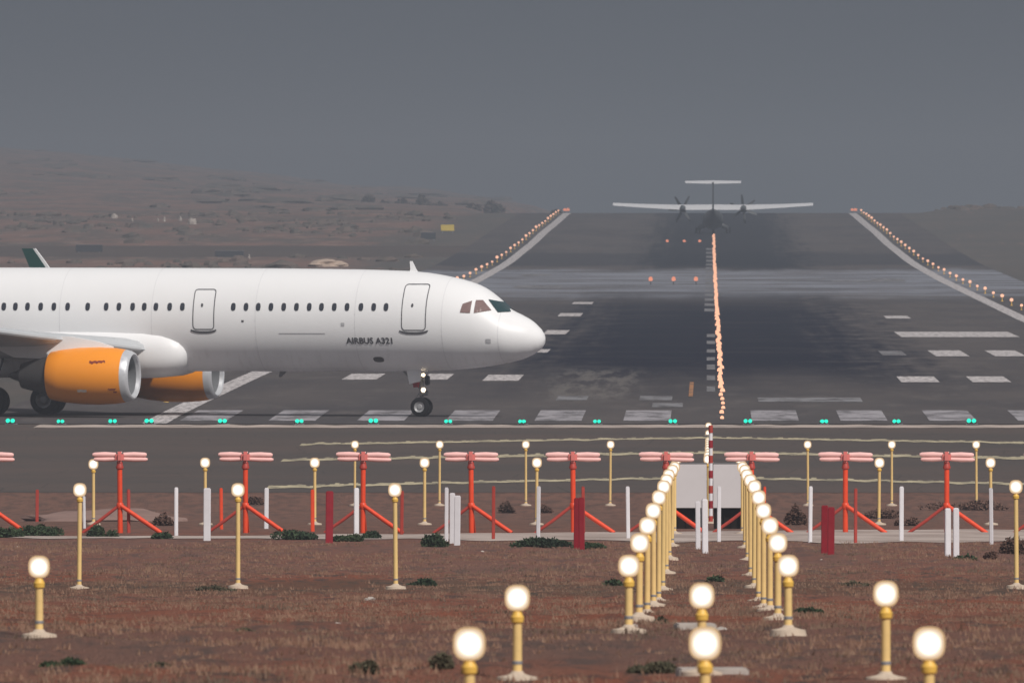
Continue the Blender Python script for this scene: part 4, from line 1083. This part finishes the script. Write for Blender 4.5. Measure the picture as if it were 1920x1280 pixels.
# ------------------------------------------------------------------ far turboprop seen from behind
def turboprop():
    D = 2674.0; k = .955
    r = empty('turboprop_plane', (X_of(1337, D), D, gz(D) + .03)); r.scale = (1, 1, 1)
    tag(r, 'distant turboprop plane with white wings seen from behind on the runway', 'airplane')
    V = []; Fc = []; n = 28
    # y forward (away)
    for (y, w, zb, zt) in ((-13.6, .10, 2.9, 3.2), (-12, .45, 2.2, 3.3), (-9, .95, 1.3, 3.25), (-5, 1.32, .75, 3.2), (0, 1.42, .55, 3.2), (5, 1.42, .55, 3.2), (9, 1.35, .6, 3.15), (11.5, 1.0, .8, 2.7), (13, .5, 1.1, 2.1), (13.5, .05, 1.5, 1.6)):
        for q in range(n):
            t = 2 * PI * q / n; V.append((w * math.cos(t), y, (zb + zt) / 2 + (zt - zb) / 2 * math.sin(t)))
    for i in range(9):
        for q in range(n): Fc.append((i * n + q, i * n + (q + 1) % n, (i + 1) * n + (q + 1) % n, (i + 1) * n + q))
    MB().add(V, Fc).build('fuselage', M['belly'], r, True)
    def rwing(name, secs, mat, ang):
        V = []; Fc = []; n = len(AF)
        for (x, y, z, ch, tk) in secs:
            for (a, b) in AF:
                yy, hh = -a * ch, b * ch * tk
                V.append((x, y + yy * math.cos(ang) + hh * math.sin(ang), z + hh * math.cos(ang) + yy * math.sin(ang)))
        for i in range(len(secs) - 1):
            for q in range(n): Fc.append((i * n + q, i * n + (q + 1) % n, (i + 1) * n + (q + 1) % n, (i + 1) * n + q))
        Fc.append(tuple(range(n))); Fc.append(tuple((len(secs) - 1) * n + q for q in range(n)))
        return MB().add(V, Fc).build(name, mat, r, True)
    a = math.radians(13)
    rwing('wing', [(-13.5, 1.0, 4.05, 1.35, 1), (-9, 1.15, 3.86, 1.9, 1), (-4.2, 1.3, 3.72, 2.5, 1.1), (0, 1.3, 3.74, 2.5, 1.2), (4.2, 1.3, 3.72, 2.5, 1.1), (9, 1.15, 3.86, 1.9, 1), (13.5, 1.0, 4.05, 1.35, 1)], M['far_white'], a)
    rwing('tailplane', [(-3.75, -11.6, 7.0, 1.1, 1), (0, -11.4, 7.02, 1.6, 1.1), (3.75, -11.6, 7.0, 1.1, 1)], M['far_white'], math.radians(13))
    V = [(-.12, -7.8, 3.0), (.12, -7.8, 3.0), (.10, -11.2, 6.9), (-.10, -11.2, 6.9), (-.10, -13.2, 6.9), (.10, -13.2, 6.9), (.12, -13.2, 3.0), (-.12, -13.2, 3.0)]
    MB().add(V, [(0, 1, 2, 3), (3, 2, 5, 4), (4, 5, 6, 7), (0, 3, 4, 7), (1, 6, 5, 2), (0, 7, 6, 1)]).build('fin', M['belly'], r)
    for sx in (-1, 1):
        e = MB().lathe([(-2.2, .10), (-1.2, .38), (.5, .52), (2.2, .48), (2.9, .28), (3.2, .05)], axis='y', c=(sx * 4.1, 0, 3.28), n=20).build('nacelle', M['belly'], r, True)
        h = MB()
        for q in range(6):
            t = 2 * PI * q / 6 + .35 + .3 * sx; d = Vector((math.cos(t), 0, math.sin(t))); p = Vector((-math.sin(t), 0, math.cos(t))); c = Vector((sx * 4.1, 3.0, 3.28))
            V = []
            for (rr, w, tw) in ((.12, .10, .2), (.7, .17, .14), (1.4, .17, .08), (1.96, .10, .04)):
                for so, sy in ((-1, -1), (1, -1), (1, 1), (-1, 1)): V.append(c + d * rr + p * w * so + Vector((0, tw * so + .02 * sy, 0)))
            Fc = [(i * 4 + j, i * 4 + (j + 1) % 4, (i + 1) * 4 + (j + 1) % 4, (i + 1) * 4 + j) for i in range(3) for j in range(4)] + [(12, 13, 14, 15)]
            h.add(V, Fc)
        h.build('propeller', M['prop'], r)
        gp_ = MB(); gp_.tube([(sx * 1.2, -.6, 1.1), (sx * 1.95, -.6, .75), (sx * 2.05, -.6, .45)], [.35, .28, .12], n=10); g2 = gp_.build('main_gear', M['belly'], r, True)
        for dx in (-.22, .22): MB().lathe([(-.12, .2), (-.11, .4), (0, .44), (.11, .4), (.12, .2)], axis='x', c=(sx * 2.05 + dx, -.6, .44), n=18, close=True).build('tyre', M['tyre'], g2, True)
    g3 = MB().tube([(0, 9.5, 1.1), (0, 9.5, .35)], .1, n=8).build('nose_gear', M['gear'], r)
    MB().lathe([(-.2, .2), (-.18, .34), (.18, .34), (.2, .2)], axis='x', c=(0, 9.5, .34), n=16, close=True).build('tyre', M['tyre'], g3, True)
turboprop()

# ------------------------------------------------------------------ haze
zlo = min(v[2] for v in vs[:1]) if False else -40
b = MB().box((0, 5500, (50 + zlo) / 2), (3600, 11100, 50 - zlo)); 
hz = b.build('haze', [], None)
m, t = newmat('haze_air')
pv = t.n('ShaderNodeVolumePrincipled', {'Color': (.334, .378, .440), 'Density': 2.5e-4, 'Anisotropy': 0.0})
t.n('ShaderNodeOutputMaterial', {'Volume': pv.outputs[0]})
hz.data.materials.append(m)
tag(hz, 'thin grey haze hanging over the whole airfield', 'haze', kind='stuff')

# ------------------------------------------------------------------ light
EL, AZ = math.radians(43), math.radians(-33)   # sun up and to the right, behind the camera
sd = Vector((math.sin(-AZ) * math.cos(EL), -math.cos(AZ) * math.cos(EL), math.sin(EL)))   # towards the sun
L = bpy.data.lights.new('sun', 'SUN'); L.energy = 3.6; L.angle = math.radians(2.0); L.color = (1, .955, .90)
lo = bpy.data.objects.new('sun', L); COL.objects.link(lo); lo.rotation_euler = sd.to_track_quat('Z', 'Y').to_euler(); lo.location = (0, 0, 100)
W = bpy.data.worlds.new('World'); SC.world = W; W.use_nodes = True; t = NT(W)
sky = t.n('ShaderNodeTexSky', sky_type='NISHITA', sun_disc=False, sun_elevation=EL, sun_rotation=math.atan2(sd.x, sd.y), dust_density=4.0, altitude=0.0)
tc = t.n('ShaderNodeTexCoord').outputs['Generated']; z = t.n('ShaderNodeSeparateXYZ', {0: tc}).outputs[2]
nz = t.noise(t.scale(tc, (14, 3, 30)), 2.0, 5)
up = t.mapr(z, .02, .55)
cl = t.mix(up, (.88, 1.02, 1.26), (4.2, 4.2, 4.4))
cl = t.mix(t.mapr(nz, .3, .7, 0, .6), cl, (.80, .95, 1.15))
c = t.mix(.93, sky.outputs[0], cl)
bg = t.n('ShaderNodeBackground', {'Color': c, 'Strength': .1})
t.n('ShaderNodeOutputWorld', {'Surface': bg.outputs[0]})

# ------------------------------------------------------------------ camera and render settings
cam = bpy.data.cameras.new('camera'); co = bpy.data.objects.new('camera', cam); COL.objects.link(co); SC.camera = co
cam.sensor_width = 36; cam.lens = F * 36 / 1920; cam.clip_start = 1; cam.clip_end = 30000
co.location = (0, 0, CAMZ)
co.rotation_euler = (PI / 2 - math.atan((640 - YH) / F), 0, math.atan((CX - 960) / F))
cam.dof.use_dof = True; cam.dof.focus_distance = 500; cam.dof.aperture_fstop = cam.lens / 1000 / .038
SC.view_settings.view_transform = 'Standard'; SC.view_settings.look = 'None'; SC.view_settings.exposure = 0; SC.view_settings.gamma = 1
SC.render.engine = 'CYCLES'
cy = SC.cycles; cy.use_denoising = True; cy.max_bounces = 6; cy.diffuse_bounces = 2; cy.glossy_bounces = 2; cy.volume_bounces = 1; cy.transmission_bounces = 1
cy.caustics_reflective = False; cy.caustics_refractive = False
